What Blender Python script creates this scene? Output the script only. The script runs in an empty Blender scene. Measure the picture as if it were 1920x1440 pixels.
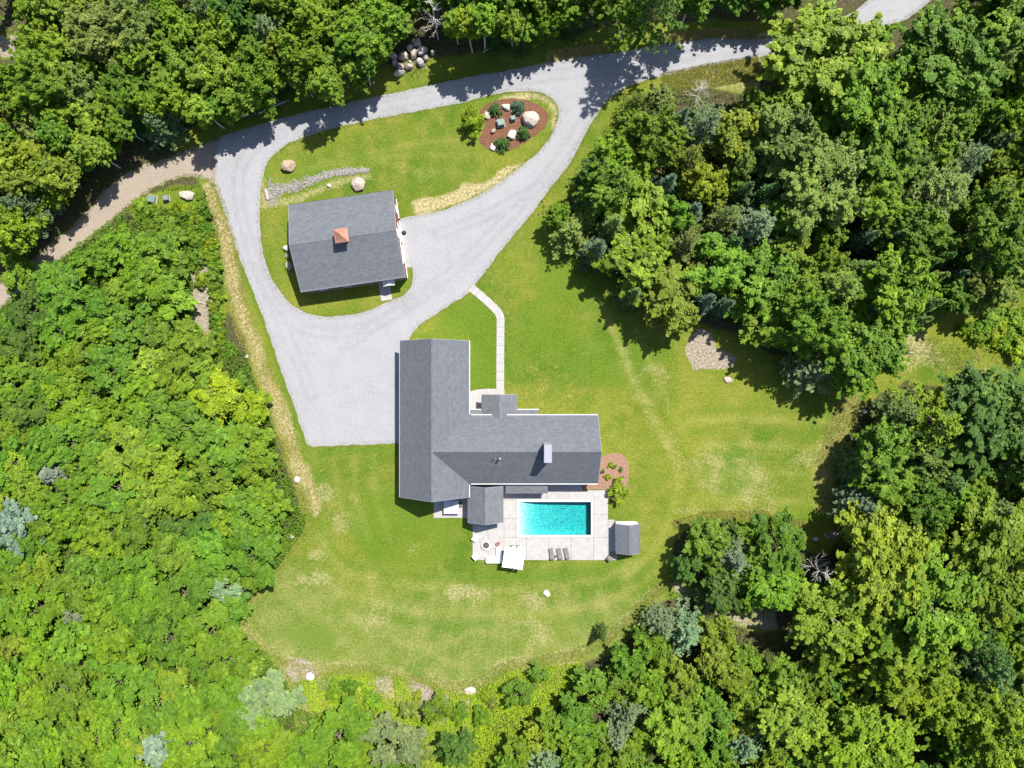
import bpy, bmesh, math, random
import numpy as np
from mathutils import Vector, Matrix

# ------------------------------------------------------------------ camera, sky, sun, exposure
SC = bpy.context.scene
COL = SC.collection
CAM_H = 121.0            # drone height in metres
PXM = 11.0               # photograph pixels per metre on the ground

cam_d = bpy.data.cameras.new('camera')
cam_d.sensor_width = 36.0
cam_d.lens = 24.96
cam_d.clip_start = 0.5
cam_d.clip_end = 4000
cam = bpy.data.objects.new('camera', cam_d)
cam.location = (0, 0, CAM_H)
COL.objects.link(cam)
SC.camera = cam

SUN_EL, SUN_AZ = math.radians(59), math.radians(37)     # azimuth from +Y towards +X
SUN_DIR = Vector((math.cos(SUN_EL) * math.sin(SUN_AZ), math.cos(SUN_EL) * math.cos(SUN_AZ), math.sin(SUN_EL)))
w = bpy.data.worlds.new('World')
SC.world = w
w.use_nodes = True
nt = w.node_tree
sky = nt.nodes.new('ShaderNodeTexSky')
sky.sky_type = 'NISHITA'
sky.sun_disc = False
sky.sun_elevation = SUN_EL
sky.sun_rotation = SUN_AZ
bg = nt.nodes['Background']
nt.links.new(sky.outputs[0], bg.inputs[0])
bg.inputs[1].default_value = 0.098
sd = bpy.data.lights.new('sun', 'SUN')
sd.energy = 5.0
sd.angle = math.radians(0.5)
sd.color = (1.0, 0.955, 0.88)
so = bpy.data.objects.new('sun', sd)
so.rotation_euler = SUN_DIR.to_track_quat('Z', 'Y').to_euler()
so.location = SUN_DIR * 200
COL.objects.link(so)
SC.view_settings.view_transform = 'Standard'
SC.view_settings.look = 'None'
SC.view_settings.exposure = 1.1
SC.view_settings.gamma = 1.0
SC.view_settings.use_curve_mapping = False
SC.render.engine = 'CYCLES'
SC.cycles.max_bounces = 6
SC.cycles.diffuse_bounces = 3
SC.cycles.transparent_max_bounces = 8

random.seed(7)
RNG = np.random.default_rng(11)

# ------------------------------------------------------------------ helpers
def W2(px, py, h=0.0):
    """photograph pixel -> world x, y of the point seen there at height h"""
    f = (1 - h / CAM_H) / PXM
    return ((px - 960) * f, (720 - py) * f)

def W3(px, py, h=0.0, z=None):
    x, y = W2(px, py, h)
    return Vector((x, y, h if z is None else z))

INV = {}
def tag(o, label=None, cat=None, group=None, kind=None):
    if label: o['label'] = label
    if cat: o['category'] = cat
    if group: o['group'] = group
    if kind: o['kind'] = kind
    return o

def empty(name, loc, rz=0.0, scale=(1, 1, 1)):
    o = bpy.data.objects.new(name, None)
    o.empty_display_size = 0.3
    o.location = loc
    o.rotation_euler = (0, 0, rz)
    o.scale = scale
    COL.objects.link(o)
    INV[o.name] = (Matrix.Translation(Vector(loc)) @ Matrix.Rotation(rz, 4, 'Z')).inverted()
    return o

class MB:
    """collects shapes in world space; build() links them as one mesh object"""
    def __init__(s, M=None):
        s.v, s.f, s.t = [], [], []
        s.M = M or Matrix.Identity(4)
    def add(s, vs, fs, tint=None):
        b = len(s.v)
        s.v += [s.M @ Vector(p) for p in vs]
        s.f += [tuple(i + b for i in f) for f in fs]
        if tint is not None: s.t += [tint] * len(vs)
        return s
    def box(s, c, d, rz=0.0, ry=0.0, rx=0.0, taper=1.0):
        R = Matrix.Rotation(rz, 3, 'Z') @ Matrix.Rotation(ry, 3, 'Y') @ Matrix.Rotation(rx, 3, 'X')
        vs = []
        for k in (-1, 1):
            t = taper if k > 0 else 1.0
            for i, j in ((-1, -1), (1, -1), (1, 1), (-1, 1)):
                vs.append(Vector(c) + R @ Vector((i * d[0] / 2 * t, j * d[1] / 2 * t, k * d[2] / 2)))
        return s.add(vs, [(3, 2, 1, 0), (4, 5, 6, 7), (0, 1, 5, 4), (1, 2, 6, 5), (2, 3, 7, 6), (3, 0, 4, 7)])
    def cbox(s, c, d, ch, rz=0.0):
        """box with chamfered top edges"""
        R = Matrix.Rotation(rz, 3, 'Z')
        vs = []
        for z, k in ((-d[2] / 2, 0), (d[2] / 2 - ch, 0), (d[2] / 2, ch)):
            for i, j in ((-1, -1), (1, -1), (1, 1), (-1, 1)):
                vs.append(Vector(c) + R @ Vector((i * (d[0] / 2 - k), j * (d[1] / 2 - k), z)))
        fs = [(3, 2, 1, 0), (8, 9, 10, 11)]
        for r in (0, 4):
            for k in range(4):
                fs.append((r + k, r + (k + 1) % 4, r + 4 + (k + 1) % 4, r + 4 + k))
        return s.add(vs, fs)
    def prism(s, poly, z0, z1):
        n = len(poly)
        vs = [(x, y, z0) for x, y in poly] + [(x, y, z1) for x, y in poly]
        fs = [tuple(range(n - 1, -1, -1)), tuple(range(n, 2 * n))]
        fs += [(i, (i + 1) % n, n + (i + 1) % n, n + i) for i in range(n)]
        return s.add(vs, fs)
    def tube(s, pts, rad, n=6, cap=True):
        pts = [Vector(p) for p in pts]
        if not hasattr(rad, '__len__'): rad = [rad] * len(pts)
        vs, fs = [], []
        for i, p in enumerate(pts):
            a = pts[max(i - 1, 0)]; b = pts[min(i + 1, len(pts) - 1)]
            d = (b - a)
            if d.length < 1e-6: d = Vector((0, 0, 1))
            q = d.to_track_quat('Z', 'Y')
            for k in range(n):
                t = 2 * math.pi * k / n
                vs.append(p + q @ Vector((math.cos(t) * rad[i], math.sin(t) * rad[i], 0)))
        for i in range(len(pts) - 1):
            for k in range(n):
                fs.append((i * n + k, i * n + (k + 1) % n, (i + 1) * n + (k + 1) % n, (i + 1) * n + k))
        if cap:
            fs.append(tuple(range(n - 1, -1, -1)))
            m = (len(pts) - 1) * n
            fs.append(tuple(range(m, m + n)))
        return s.add(vs, fs)
    def lathe(s, c, prof, n=16):
        vs, fs = [], []
        for r, z in prof:
            for k in range(n):
                t = 2 * math.pi * k / n
                vs.append((c[0] + r * math.cos(t), c[1] + r * math.sin(t), c[2] + z))
        for i in range(len(prof) - 1):
            for k in range(n):
                fs.append((i * n + k, i * n + (k + 1) % n, (i + 1) * n + (k + 1) % n, (i + 1) * n + k))
        fs.append(tuple(range(n - 1, -1, -1)))
        m = (len(prof) - 1) * n
        fs.append(tuple(range(m, m + n)))
        return s.add(vs, fs)
    def build(s, name, mat, parent=None, smooth=False):
        me = bpy.data.meshes.new(name)
        vs = s.v
        if parent is not None and parent.name in INV:
            I = INV[parent.name]
            vs = [I @ v for v in vs]
        me.from_pydata([tuple(v) for v in vs], [], s.f)
        if s.t:
            at = me.attributes.new('tint', 'FLOAT', 'POINT')
            at.data.foreach_set('value', s.t)
        me.materials.append(mat)
        if smooth: me.shade_smooth()
        o = bpy.data.objects.new(name, me)
        COL.objects.link(o)
        if parent is not None:
            o.parent = parent
            INV[o.name] = INV.get(parent.name, Matrix.Identity(4))
        return o

def np_mesh(name, verts, tris, mat, attrs=None, quads=False):
    me = bpy.data.meshes.new(name)
    k = 4 if quads else 3
    nf = len(tris)
    me.vertices.add(len(verts))
    me.vertices.foreach_set('co', np.ascontiguousarray(verts, dtype=np.float32).ravel())
    me.loops.add(nf * k)
    me.loops.foreach_set('vertex_index', np.ascontiguousarray(tris, dtype=np.int32).ravel())
    me.polygons.add(nf)
    me.polygons.foreach_set('loop_start', np.arange(0, nf * k, k, dtype=np.int32))
    me.update(calc_edges=True)
    for an, a in (attrs or {}).items():
        at = me.attributes.new(an, 'FLOAT', 'POINT')
        at.data.foreach_set('value', np.ascontiguousarray(a, dtype=np.float32).ravel())
    me.materials.append(mat)
    return me

# ---- numpy noise and polygon tools
def vnoise(x, y, scale, seed=0):
    x = x / scale + 1000.3; y = y / scale + 1000.7
    xi = np.floor(x).astype(np.int64); yi = np.floor(y).astype(np.int64)
    fx = x - xi; fy = y - yi
    fx = fx * fx * (3 - 2 * fx); fy = fy * fy * (3 - 2 * fy)
    def h(a, b):
        n = (a * 374761393 + b * 668265263 + seed * 144269) & 0x7fffffff
        n = ((n ^ (n >> 13)) * 1274126177) & 0x7fffffff
        return ((n ^ (n >> 16)) & 0xffff) / 65535.0
    return (h(xi, yi) * (1 - fx) + h(xi + 1, yi) * fx) * (1 - fy) + (h(xi, yi + 1) * (1 - fx) + h(xi + 1, yi + 1) * fx) * fy

def fbm(x, y, scale, seed=0, o=3):
    r = 0; a = 0.5; t = 0
    for i in range(o):
        r = r + a * vnoise(x, y, scale / 2 ** i, seed + i * 17); t += a; a *= 0.5
    return r / t

def inside(X, Y, poly):
    r = np.zeros(X.shape, bool)
    n = len(poly)
    for i in range(n):
        x0, y0 = poly[i]; x1, y1 = poly[(i + 1) % n]
        if y0 == y1: continue
        c = ((y0 > Y) != (y1 > Y)) & (X < (x1 - x0) * (Y - y0) / (y1 - y0) + x0)
        r ^= c
    return r

def distpoly(X, Y, pts, closed=True):
    d = np.full(X.shape, 1e9)
    n = len(pts)
    for i in range(n if closed else n - 1):
        x0, y0 = pts[i]; x1, y1 = pts[(i + 1) % n]
        dx, dy = x1 - x0, y1 - y0
        L = dx * dx + dy * dy + 1e-9
        t = np.clip(((X - x0) * dx + (Y - y0) * dy) / L, 0, 1)
        d = np.minimum(d, np.hypot(X - x0 - t * dx, Y - y0 - t * dy))
    return d

def sdf(X, Y, poly):
    d = distpoly(X, Y, poly)
    return np.where(inside(X, Y, poly), -d, d)

def catmull(pts, closed=True, step=6.0):
    """smooth a pixel polyline"""
    out = []
    n = len(pts)
    for i in range(n if closed else n - 1):
        if closed:
            p0, p1, p2, p3 = (Vector(pts[(i + k) % n]) for k in (-1, 0, 1, 2))
        else:
            p0, p1, p2, p3 = (Vector(pts[min(max(i + k, 0), n - 1)]) for k in (-1, 0, 1, 2))
        m = max(1, int((p2 - p1).length / step))
        for j in range(m):
            t = j / m
            q = 0.5 * ((2 * p1) + (p2 - p0) * t + (2 * p0 - 5 * p1 + 4 * p2 - p3) * t * t + (3 * p1 - p0 - 3 * p2 + p3) * t ** 3)
            out.append((q.x, q.y))
    if not closed: out.append(tuple(pts[-1]))
    return out

def sm(x, a, b):
    t = np.clip((x - a) / (b - a), 0, 1)
    return t * t * (3 - 2 * t)

# ------------------------------------------------------------------ materials
class NT:
    def __init__(s, name, rough=0.8, spec=0.2):
        s.m = bpy.data.materials.new(name)
        s.m.use_nodes = True
        s.t = s.m.node_tree
        s.b = s.t.nodes['Principled BSDF']
        s.b.inputs['Roughness'].default_value = rough
        s.b.inputs['Specular IOR Level'].default_value = spec
        s.geo = None
    def n(s, typ, **kw):
        nd = s.t.nodes.new(typ)
        for k, v in kw.items(): setattr(nd, k, v)
        return nd
    def l(s, a, b): s.t.links.new(a, b)
    def pos(s):
        if not s.geo: s.geo = s.n('ShaderNodeNewGeometry')
        return s.geo.outputs['Position']
    def obj(s):
        return s.n('ShaderNodeTexCoord').outputs['Object']
    def noise(s, scale, detail=3, rough=0.6, co=None, stretch=None):
        t = s.n('ShaderNodeTexNoise')
        t.inputs['Scale'].default_value = scale
        t.inputs['Detail'].default_value = detail
        t.inputs['Roughness'].default_value = rough
        co = co or s.pos()
        if stretch:
            mp = s.n('ShaderNodeMapping')
            mp.inputs['Scale'].default_value = stretch[:3]
            if len(stretch) > 3: mp.inputs['Rotation'].default_value = (0, 0, stretch[3])
            s.l(co, mp.inputs[0]); co = mp.outputs[0]
        s.l(co, t.inputs['Vector'])
        return t.outputs['Fac']
    def ramp(s, fac, stops):
        r = s.n('ShaderNodeValToRGB')
        while len(r.color_ramp.elements) < len(stops): r.color_ramp.elements.new(0.5)
        for e, (p, c) in zip(r.color_ramp.elements, stops):
            e.position = p; e.color = (*c, 1) if hasattr(c, '__len__') else (c, c, c, 1)
        s.l(fac, r.inputs[0])
        return r.outputs[0]
    def mix(s, fac, a, b, mode='MIX'):
        m = s.n('ShaderNodeMix', data_type='RGBA', blend_type=mode)
        for v, k in ((fac, 0), (a, 6), (b, 7)):
            if isinstance(v, (int, float)): m.inputs[k].default_value = v
            elif isinstance(v, tuple): m.inputs[k].default_value = (*v, 1)
            else: s.l(v, m.inputs[k])
        return m.outputs[2]
    def math(s, op, a, b=0.0, clamp=False):
        m = s.n('ShaderNodeMath', operation=op, use_clamp=clamp)
        for v, k in ((a, 0), (b, 1)):
            if isinstance(v, (int, float)): m.inputs[k].default_value = v
            else: s.l(v, m.inputs[k])
        return m.outputs[0]
    def attr(s, name):
        return s.n('ShaderNodeAttribute', attribute_name=name).outputs['Fac']
    def objcol(s):
        return s.n('ShaderNodeObjectInfo').outputs['Color']
    def col(s, c):
        if isinstance(c, tuple): s.b.inputs['Base Color'].default_value = (*c, 1)
        else: s.l(c, s.b.inputs['Base Color'])
        return s
    def bump(s, h, strength=0.5, dist=0.1):
        b = s.n('ShaderNodeBump')
        b.inputs['Strength'].default_value = strength
        b.inputs['Distance'].default_value = dist
        s.l(h, b.inputs['Height']); s.l(b.outputs[0], s.b.inputs['Normal'])
        return s

MAT = {}
def plain(name, c, rough=0.7, spec=0.3, metal=0.0, var=0.12, scale=3.0):
    t = NT(name, rough, spec)
    t.b.inputs['Metallic'].default_value = metal
    f = t.noise(scale, 4)
    c0 = tuple(x * (1 - var) for x in c); c1 = tuple(min(1, x * (1 + var)) for x in c)
    t.col(t.ramp(f, [(0.3, c0), (0.7, c1)]))
    MAT[name] = t.m
    return t.m

def make_materials():
    # ground: lawn, dry grass, forest litter, soil mixed by cover attributes
    t = NT('ground_cover', 0.95, 0.05)
    big = t.noise(0.045, 4, 0.6); mid = t.noise(0.28, 4, 0.65); fine = t.noise(2.2, 5, 0.8); grain = t.noise(5.5, 2, 0.7)
    streak = t.noise(0.5, 3, 0.7, stretch=(0.25, 2.2, 1, 0.25))
    lawn = t.mix(t.ramp(big, [(0.40, 0.0), (0.60, 1.0)]), (0.060, 0.108, 0.010), (0.122, 0.144, 0.017))
    lawn = t.mix(t.ramp(mid, [(0.42, 0.0), (0.72, 0.75)]), lawn, (0.165, 0.158, 0.032))
    lawn = t.mix(t.ramp(streak, [(0.5, 0.0), (0.75, 0.45)]), lawn, (0.060, 0.118, 0.011))
    pale = t.mix(t.ramp(mid, [(0.35, 0.0), (0.7, 1.0)]), (0.098, 0.138, 0.026), (0.168, 0.176, 0.052))
    def brk(name, lo=0.35, hi=0.65, amt=0.75, n=None):
        nz = t.math('MULTIPLY', t.math('SUBTRACT', n or mid, 0.5), amt)
        nz2 = t.math('MULTIPLY', t.math('SUBTRACT', fine, 0.5), amt)
        s_ = t.math('ADD', t.math('ADD', t.attr(name), nz), nz2)
        return t.ramp(s_, [(lo, 0.0), (hi, 1.0)])
    c = t.mix(brk('pale', 0.2, 0.9), lawn, pale)
    fl = t.noise(1.1, 4, 0.75)
    c = t.mix(t.ramp(fl, [(0.57, 0.0), (0.78, 0.42)]), c, (0.225, 0.215, 0.055))
    c = t.mix(brk('lush', 0.3, 0.7), c, (0.066, 0.125, 0.010))
    straw = t.mix(t.ramp(fine, [(0.3, 0.0), (0.7, 1.0)]), (0.185, 0.162, 0.070), (0.35, 0.295, 0.165))
    c = t.mix(t.math('MULTIPLY', t.attr('wear'), t.ramp(mid, [(0.3, 0.25), (0.7, 1.0)])), c, (0.215, 0.215, 0.060))
    c = t.mix(t.math('MULTIPLY', t.attr('dark'), t.ramp(fl, [(0.3, 0.3), (0.7, 1.0)])), c, (0.062, 0.120, 0.011))
    c = t.mix(brk('straw', 0.22, 0.95, 1.0), c, straw)
    soil = t.mix(t.ramp(fine, [(0.3, 0.0), (0.7, 1.0)]), (0.135, 0.112, 0.080), (0.29, 0.25, 0.19))
    c = t.mix(brk('soil', 0.35, 0.65), c, soil)
    litter = t.mix(t.ramp(fine, [(0.35, 0.0), (0.65, 1.0)]), (0.036, 0.030, 0.018), (0.085, 0.075, 0.036))
    litter = t.mix(t.ramp(mid, [(0.45, 0.0), (0.65, 0.7)]), litter, (0.040, 0.065, 0.012))
    c = t.mix(brk('forest', 0.35, 0.65), c, litter)
    g = t.ramp(grain, [(0.25, 0.62), (0.75, 1.38)])
    g2 = t.ramp(fine, [(0.3, 0.72), (0.7, 1.28)])
    c = t.mix(1.0, t.mix(1.0, c, g, 'MULTIPLY'), g2, 'MULTIPLY')
    t.col(c); t.bump(t.math('ADD', grain, fine), 0.9, 0.12)
    MAT['ground'] = t.m
    # gravel drive
    t = NT('crushed_stone', 0.9, 0.15)
    f = t.noise(4.6, 5, 0.9); m = t.noise(0.22, 4, 0.6); tr = t.noise(0.9, 3, 0.6, stretch=(0.3, 1.6, 1, 0.9))
    c = t.ramp(f, [(0.26, (0.120, 0.121, 0.127)), (0.5, (0.215, 0.216, 0.226)), (0.74, (0.315, 0.316, 0.326))])
    c = t.mix(t.ramp(m, [(0.35, 0.0), (0.75, 0.5)]), c, (0.265, 0.263, 0.270))
    c = t.mix(t.ramp(tr, [(0.55, 0.0), (0.8, 0.35)]), c, (0.180, 0.182, 0.195))
    c = t.mix(t.math('MULTIPLY', t.attr('track'), t.ramp(t.noise(0.8, 4, 0.7), [(0.3, 0.2), (0.7, 1.0)])), c, (0.150, 0.150, 0.160))
    c = t.mix(t.ramp(t.noise(0.12, 5, 0.7), [(0.56, 0.0), (0.72, 0.4)]), c, (0.155, 0.155, 0.165))
    t.col(c); t.bump(f, 0.7, 0.06)
    MAT['gravel'] = t.m
    t = NT('packed_dirt', 0.95, 0.05)
    f = t.noise(5.0, 4, 0.8); m = t.noise(0.35, 4, 0.6)
    c = t.ramp(f, [(0.3, (0.135, 0.108, 0.084)), (0.7, (0.29, 0.245, 0.198))])
    c = t.mix(t.ramp(m, [(0.4, 0.0), (0.75, 0.6)]), c, (0.255, 0.215, 0.172))
    t.col(c); t.bump(f, 0.7, 0.06)
    MAT['dirt'] = t.m
    # concrete
    t = NT('pale_concrete', 0.8, 0.2)
    f = t.noise(1.2, 5, 0.7); g = t.noise(9, 3, 0.7)
    c = t.mix(t.ramp(f, [(0.35, 0.0), (0.7, 1.0)]), (0.262, 0.250, 0.242), (0.325, 0.312, 0.303))
    st = t.noise(0.55, 5, 0.75)
    c = t.mix(t.ramp(st, [(0.57, 0.0), (0.72, 0.6)]), c, (0.20, 0.186, 0.178))
    c = t.mix(1.0, c, t.ramp(g, [(0.3, 0.82), (0.7, 1.1)]), 'MULTIPLY')
    t.col(c); MAT['concrete'] = t.m
    # mulch
    t = NT('bark_mulch', 0.95, 0.05)
    f = t.noise(4.5, 4, 0.8)
    t.col(t.ramp(f, [(0.3, (0.062, 0.026, 0.014)), (0.5, (0.125, 0.060, 0.036)), (0.75, (0.215, 0.125, 0.082))]))
    t.bump(f, 0.9, 0.12); MAT['mulch'] = t.m
    t = NT('pale_wood_chips', 0.95, 0.05)
    f = t.noise(4.5, 4, 0.8)
    t.col(t.ramp(f, [(0.3, (0.11, 0.06, 0.04)), (0.5, (0.21, 0.125, 0.088)), (0.75, (0.33, 0.215, 0.155))]))
    t.bump(f, 0.9, 0.12); MAT['chips'] = t.m
    # shingles
    for nm, c0 in (('shingle', (0.088, 0.094, 0.106)), ('shingle_light', (0.094, 0.099, 0.108))):
        t = NT(nm, 0.85, 0.2)
        f = t.noise(0.5, 5, 0.75); g = t.noise(7, 3, 0.7)
        c = t.mix(t.ramp(f, [(0.35, 0.0), (0.7, 0.6)]), c0, tuple(x * 1.22 for x in c0))
        c = t.mix(1.0, c, t.ramp(t.attr('tint'), [(0.0, 0.84), (1.0, 1.12)]), 'MULTIPLY')
        c = t.mix(1.0, c, t.ramp(g, [(0.25, 0.85), (0.75, 1.15)]), 'MULTIPLY')
        t.col(c); t.bump(g, 0.4, 0.02); MAT[nm] = t.m
    # rock
    t = NT('granite', 0.85, 0.2)
    f = t.noise(2.6, 6, 0.7, co=t.obj()); g = t.noise(11, 3, 0.7, co=t.obj())
    c = t.mix(1.0, t.objcol(), t.ramp(f, [(0.3, (0.58, 0.55, 0.52)), (0.6, (1.05, 1.02, 1.0))]), 'MULTIPLY')
    c = t.mix(1.0, c, t.ramp(g, [(0.3, 0.75), (0.7, 1.15)]), 'MULTIPLY')
    t.col(c); t.bump(f, 0.6, 0.08); MAT['rock'] = t.m
    # leaves
    def leaf(nm, trans, spec):
        t = NT(nm, 0.55, spec)
        tint = t.attr('tint')
        c = t.mix(1.0, t.objcol(), t.ramp(tint, [(0.0, (0.50, 0.62, 0.55)), (0.45, (0.92, 0.97, 0.9)), (0.8, (1.22, 1.22, 1.0)), (1.0, (1.5, 1.42, 1.1))]), 'MULTIPLY')
        t.col(c)
        tr = t.n('ShaderNodeBsdfTranslucent')
        t.l(t.mix(1.0, c, (1.25, 1.35, 0.6), 'MULTIPLY'), tr.inputs[0])
        ms = t.n('ShaderNodeMixShader')
        ms.inputs[0].default_value = trans
        t.l(t.b.outputs[0], ms.inputs[1]); t.l(tr.outputs[0], ms.inputs[2])
        t.l(ms.outputs[0], t.t.nodes['Material Output'].inputs[0])
        MAT[nm] = t.m
    leaf('leaf', 0.40, 0.25)
    leaf('needle', 0.22, 0.2)
    # bark
    t = NT('bark', 0.9, 0.1)
    f = t.noise(6, 4, 0.7, co=t.obj(), stretch=(1, 1, 0.25))
    t.col(t.ramp(f, [(0.3, (0.065, 0.050, 0.040)), (0.7, (0.19, 0.165, 0.14))])); MAT['bark'] = t.m
    t = NT('birch_bark', 0.8, 0.15)
    f = t.noise(5, 4, 0.7, co=t.obj(), stretch=(0.5, 0.5, 3))
    t.col(t.ramp(f, [(0.32, (0.12, 0.105, 0.09)), (0.45, (0.47, 0.44, 0.40)), (0.8, (0.62, 0.60, 0.56))])); MAT['birch'] = t.m
    t = NT('weathered_wood', 0.9, 0.1)
    f = t.noise(4, 4, 0.7, co=t.obj())
    t.col(t.ramp(f, [(0.3, (0.30, 0.27, 0.24)), (0.7, (0.58, 0.55, 0.52))])); MAT['deadwood'] = t.m
    # pool
    t = NT('pool_plaster_painted_caustics', 0.6, 0.2)
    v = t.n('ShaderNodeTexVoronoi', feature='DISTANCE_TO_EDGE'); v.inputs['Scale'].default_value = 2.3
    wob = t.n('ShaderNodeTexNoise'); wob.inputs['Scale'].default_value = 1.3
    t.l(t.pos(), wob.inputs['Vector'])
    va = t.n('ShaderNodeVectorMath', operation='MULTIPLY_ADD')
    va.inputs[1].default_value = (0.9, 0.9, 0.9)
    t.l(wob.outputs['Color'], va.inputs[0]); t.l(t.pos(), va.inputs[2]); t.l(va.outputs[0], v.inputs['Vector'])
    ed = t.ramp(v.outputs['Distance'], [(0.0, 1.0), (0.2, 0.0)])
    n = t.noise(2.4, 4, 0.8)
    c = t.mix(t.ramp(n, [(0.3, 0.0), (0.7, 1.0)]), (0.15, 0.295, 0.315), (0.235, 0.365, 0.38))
    c = t.mix(t.math('MULTIPLY', ed, 0.55), c, (0.62, 0.74, 0.73))  # pale web: caustic ripples of sunlight painted into the basin colour
    t.col(c); MAT['plaster_caustics'] = t.m
    t = NT('pool_water', 0.05, 0.5)
    tp = t.n('ShaderNodeBsdfTransparent'); tp.inputs[0].default_value = (0.96, 0.99, 0.99, 1)
    gl = t.n('ShaderNodeBsdfGlossy'); gl.inputs['Roughness'].default_value = 0.098
    nz = t.noise(1.7, 4, 0.7)
    bp = t.n('ShaderNodeBump'); bp.inputs['Strength'].default_value = 0.55; bp.inputs['Distance'].default_value = 0.12
    t.l(nz, bp.inputs['Height']); t.l(bp.outputs[0], gl.inputs['Normal'])
    fr = t.n('ShaderNodeFresnel'); fr.inputs[0].default_value = 1.33
    t.l(bp.outputs[0], fr.inputs['Normal'])
    ms = t.n('ShaderNodeMixShader')
    t.l(fr.outputs[0], ms.inputs[0]); t.l(tp.outputs[0], ms.inputs[1]); t.l(gl.outputs[0], ms.inputs[2])
    ab = t.n('ShaderNodeVolumeAbsorption')
    ab.inputs['Color'].default_value = (0.0, 0.79, 0.79, 1); ab.inputs['Density'].default_value = 0.82
    out = t.t.nodes['Material Output']
    t.l(ms.outputs[0], out.inputs[0]); t.l(ab.outputs[0], out.inputs['Volume'])
    MAT['water'] = t.m
    plain('white_trim', (0.56, 0.56, 0.56), 0.5, 0.4, 0, 0.05)
    plain('white_siding', (0.74, 0.73, 0.71), 0.6, 0.3, 0, 0.06)
    plain('cedar', (0.20, 0.085, 0.045), 0.75, 0.2, 0, 0.3, 5)
    plain('copper', (0.46, 0.21, 0.145), 0.45, 0.4, 0.35, 0.2, 2.5)
    plain('dark_louver', (0.06, 0.035, 0.028), 0.7)
    plain('zinc', (0.22, 0.23, 0.265), 0.45, 0.4, 0.2, 0.08)
    plain('glass_dark', (0.03, 0.04, 0.05), 0.08, 0.6)
    plain('black_metal', (0.025, 0.025, 0.028), 0.4, 0.5, 0.2)
    plain('white_fabric', (0.80, 0.80, 0.81), 0.85, 0.1, 0, 0.05, 6)
    plain('white_frame', (0.78, 0.77, 0.75), 0.5, 0.3, 0, 0.05)
    plain('taupe_wicker', (0.095, 0.082, 0.07), 0.8, 0.2, 0, 0.25, 14)
    plain('taupe_sling', (0.15, 0.135, 0.122), 0.8, 0.2, 0, 0.2, 12)
    plain('tub_cover', (0.36, 0.355, 0.40), 0.7, 0.3, 0, 0.1)
    plain('tub_shell', (0.20, 0.19, 0.20), 0.6, 0.3)
    plain('utility_green', (0.10, 0.155, 0.125), 0.5, 0.4, 0, 0.15)
    plain('utility_grey', (0.14, 0.17, 0.19), 0.5, 0.4, 0, 0.15)
    plain('ember_stone', (0.09, 0.085, 0.085), 0.9, 0.1, 0, 0.6, 9)
    plain('fire_ring', (0.47, 0.44, 0.43), 0.8, 0.2, 0, 0.15, 5)
    plain('terracotta', (0.28, 0.14, 0.10), 0.8, 0.2)
    plain('apron', (0.24, 0.235, 0.235), 0.9, 0.1)
    plain('foundation', (0.30, 0.29, 0.285), 0.9, 0.1)
    plain('coping', (0.37, 0.38, 0.385), 0.6, 0.3, 0, 0.05)

make_materials()

# ------------------------------------------------------------------ pixel outlines of the ground surfaces
DRIVE = catmull([(1690, -60), (1600, 22), (1500, 58), (1420, 74), (1330, 72), (1240, 84), (1150, 100), (1050, 114), (960, 130), (860, 148), (760, 170),
                 (650, 194), (560, 214), (480, 236), (428, 252), (408, 262), (404, 300), (403, 345), (416, 385), (436, 445), (458, 505), (482, 565),
                 (506, 632), (526, 692), (545, 742), (562, 792), (576, 834), (582, 837)], False) + \
        [(660, 834), (775, 831), (775, 690), (764, 640)] + \
        catmull([(764, 640), (785, 612), (828, 582), (868, 556), (892, 532), (936, 474), (984, 416), (1020, 368), (1066, 308), (1106, 236), (1136, 192),
                 (1180, 162), (1240, 143), (1330, 124), (1420, 108), (1500, 95), (1590, 74), (1660, 50), (1720, 22), (1800, -60)], False)[1:]
ISLAND = catmull([(494, 328), (500, 308), (522, 284), (556, 262), (620, 242), (700, 224), (780, 209), (850, 196), (905, 182), (955, 172), (1002, 172), (1032, 184),
                  (1047, 208), (1041, 240), (1018, 276), (982, 308), (932, 346), (880, 375), (830, 394), (780, 404), (752, 410)], False) + \
         [(740, 412), (752, 488)] + catmull([(764, 487), (774, 508), (771, 534), (756, 554), (734, 564), (714, 572), (690, 583), (650, 591), (610, 594),
                  (576, 587), (546, 570), (520, 540), (500, 500), (490, 450), (487, 400), (489, 350)], False)
DIRT = catmull([(414, 257), (370, 274), (310, 298), (250, 318), (205, 348), (155, 405), (105, 450), (60, 486), (0, 532), (-60, 575)], False) + \
       catmull([(-60, 630), (0, 580), (60, 535), (110, 492), (155, 458), (205, 420), (255, 376), (305, 346), (350, 332), (385, 334), (402, 350)], False)
LAWN = catmull([(400, 340), (425, 480), (450, 560), (490, 670), (530, 780), (552, 850), (572, 910), (575, 980), (545, 1030), (505, 1085), (462, 1135), (455, 1175),
                (478, 1205), (530, 1240), (570, 1256), (640, 1254), (720, 1258), (790, 1278), (850, 1288), (900, 1280), (950, 1248), (1010, 1238), (1070, 1230),
                (1130, 1205), (1180, 1160), (1230, 1108), (1262, 1085), (1240, 1040), (1262, 985), (1330, 965), (1430, 966), (1510, 985), (1540, 1010), (1560, 960),
                (1545, 880), (1590, 760), (1640, 700), (1560, 690), (1440, 690), (1380, 650), (1240, 620), (1160, 560), (1110, 500), (1040, 450), (1010, 400), (1040, 360),
                (1090, 300), (1140, 240), (1190, 180), (1260, 140), (1420, 110), (1420, 60), (1000, 100), (400, 240)])
STRAWLINE = [(392, 352), (408, 400), (428, 470), (440, 540), (455, 610), (478, 660), (505, 730), (528, 790), (545, 850), (570, 910), (585, 960)]

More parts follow.
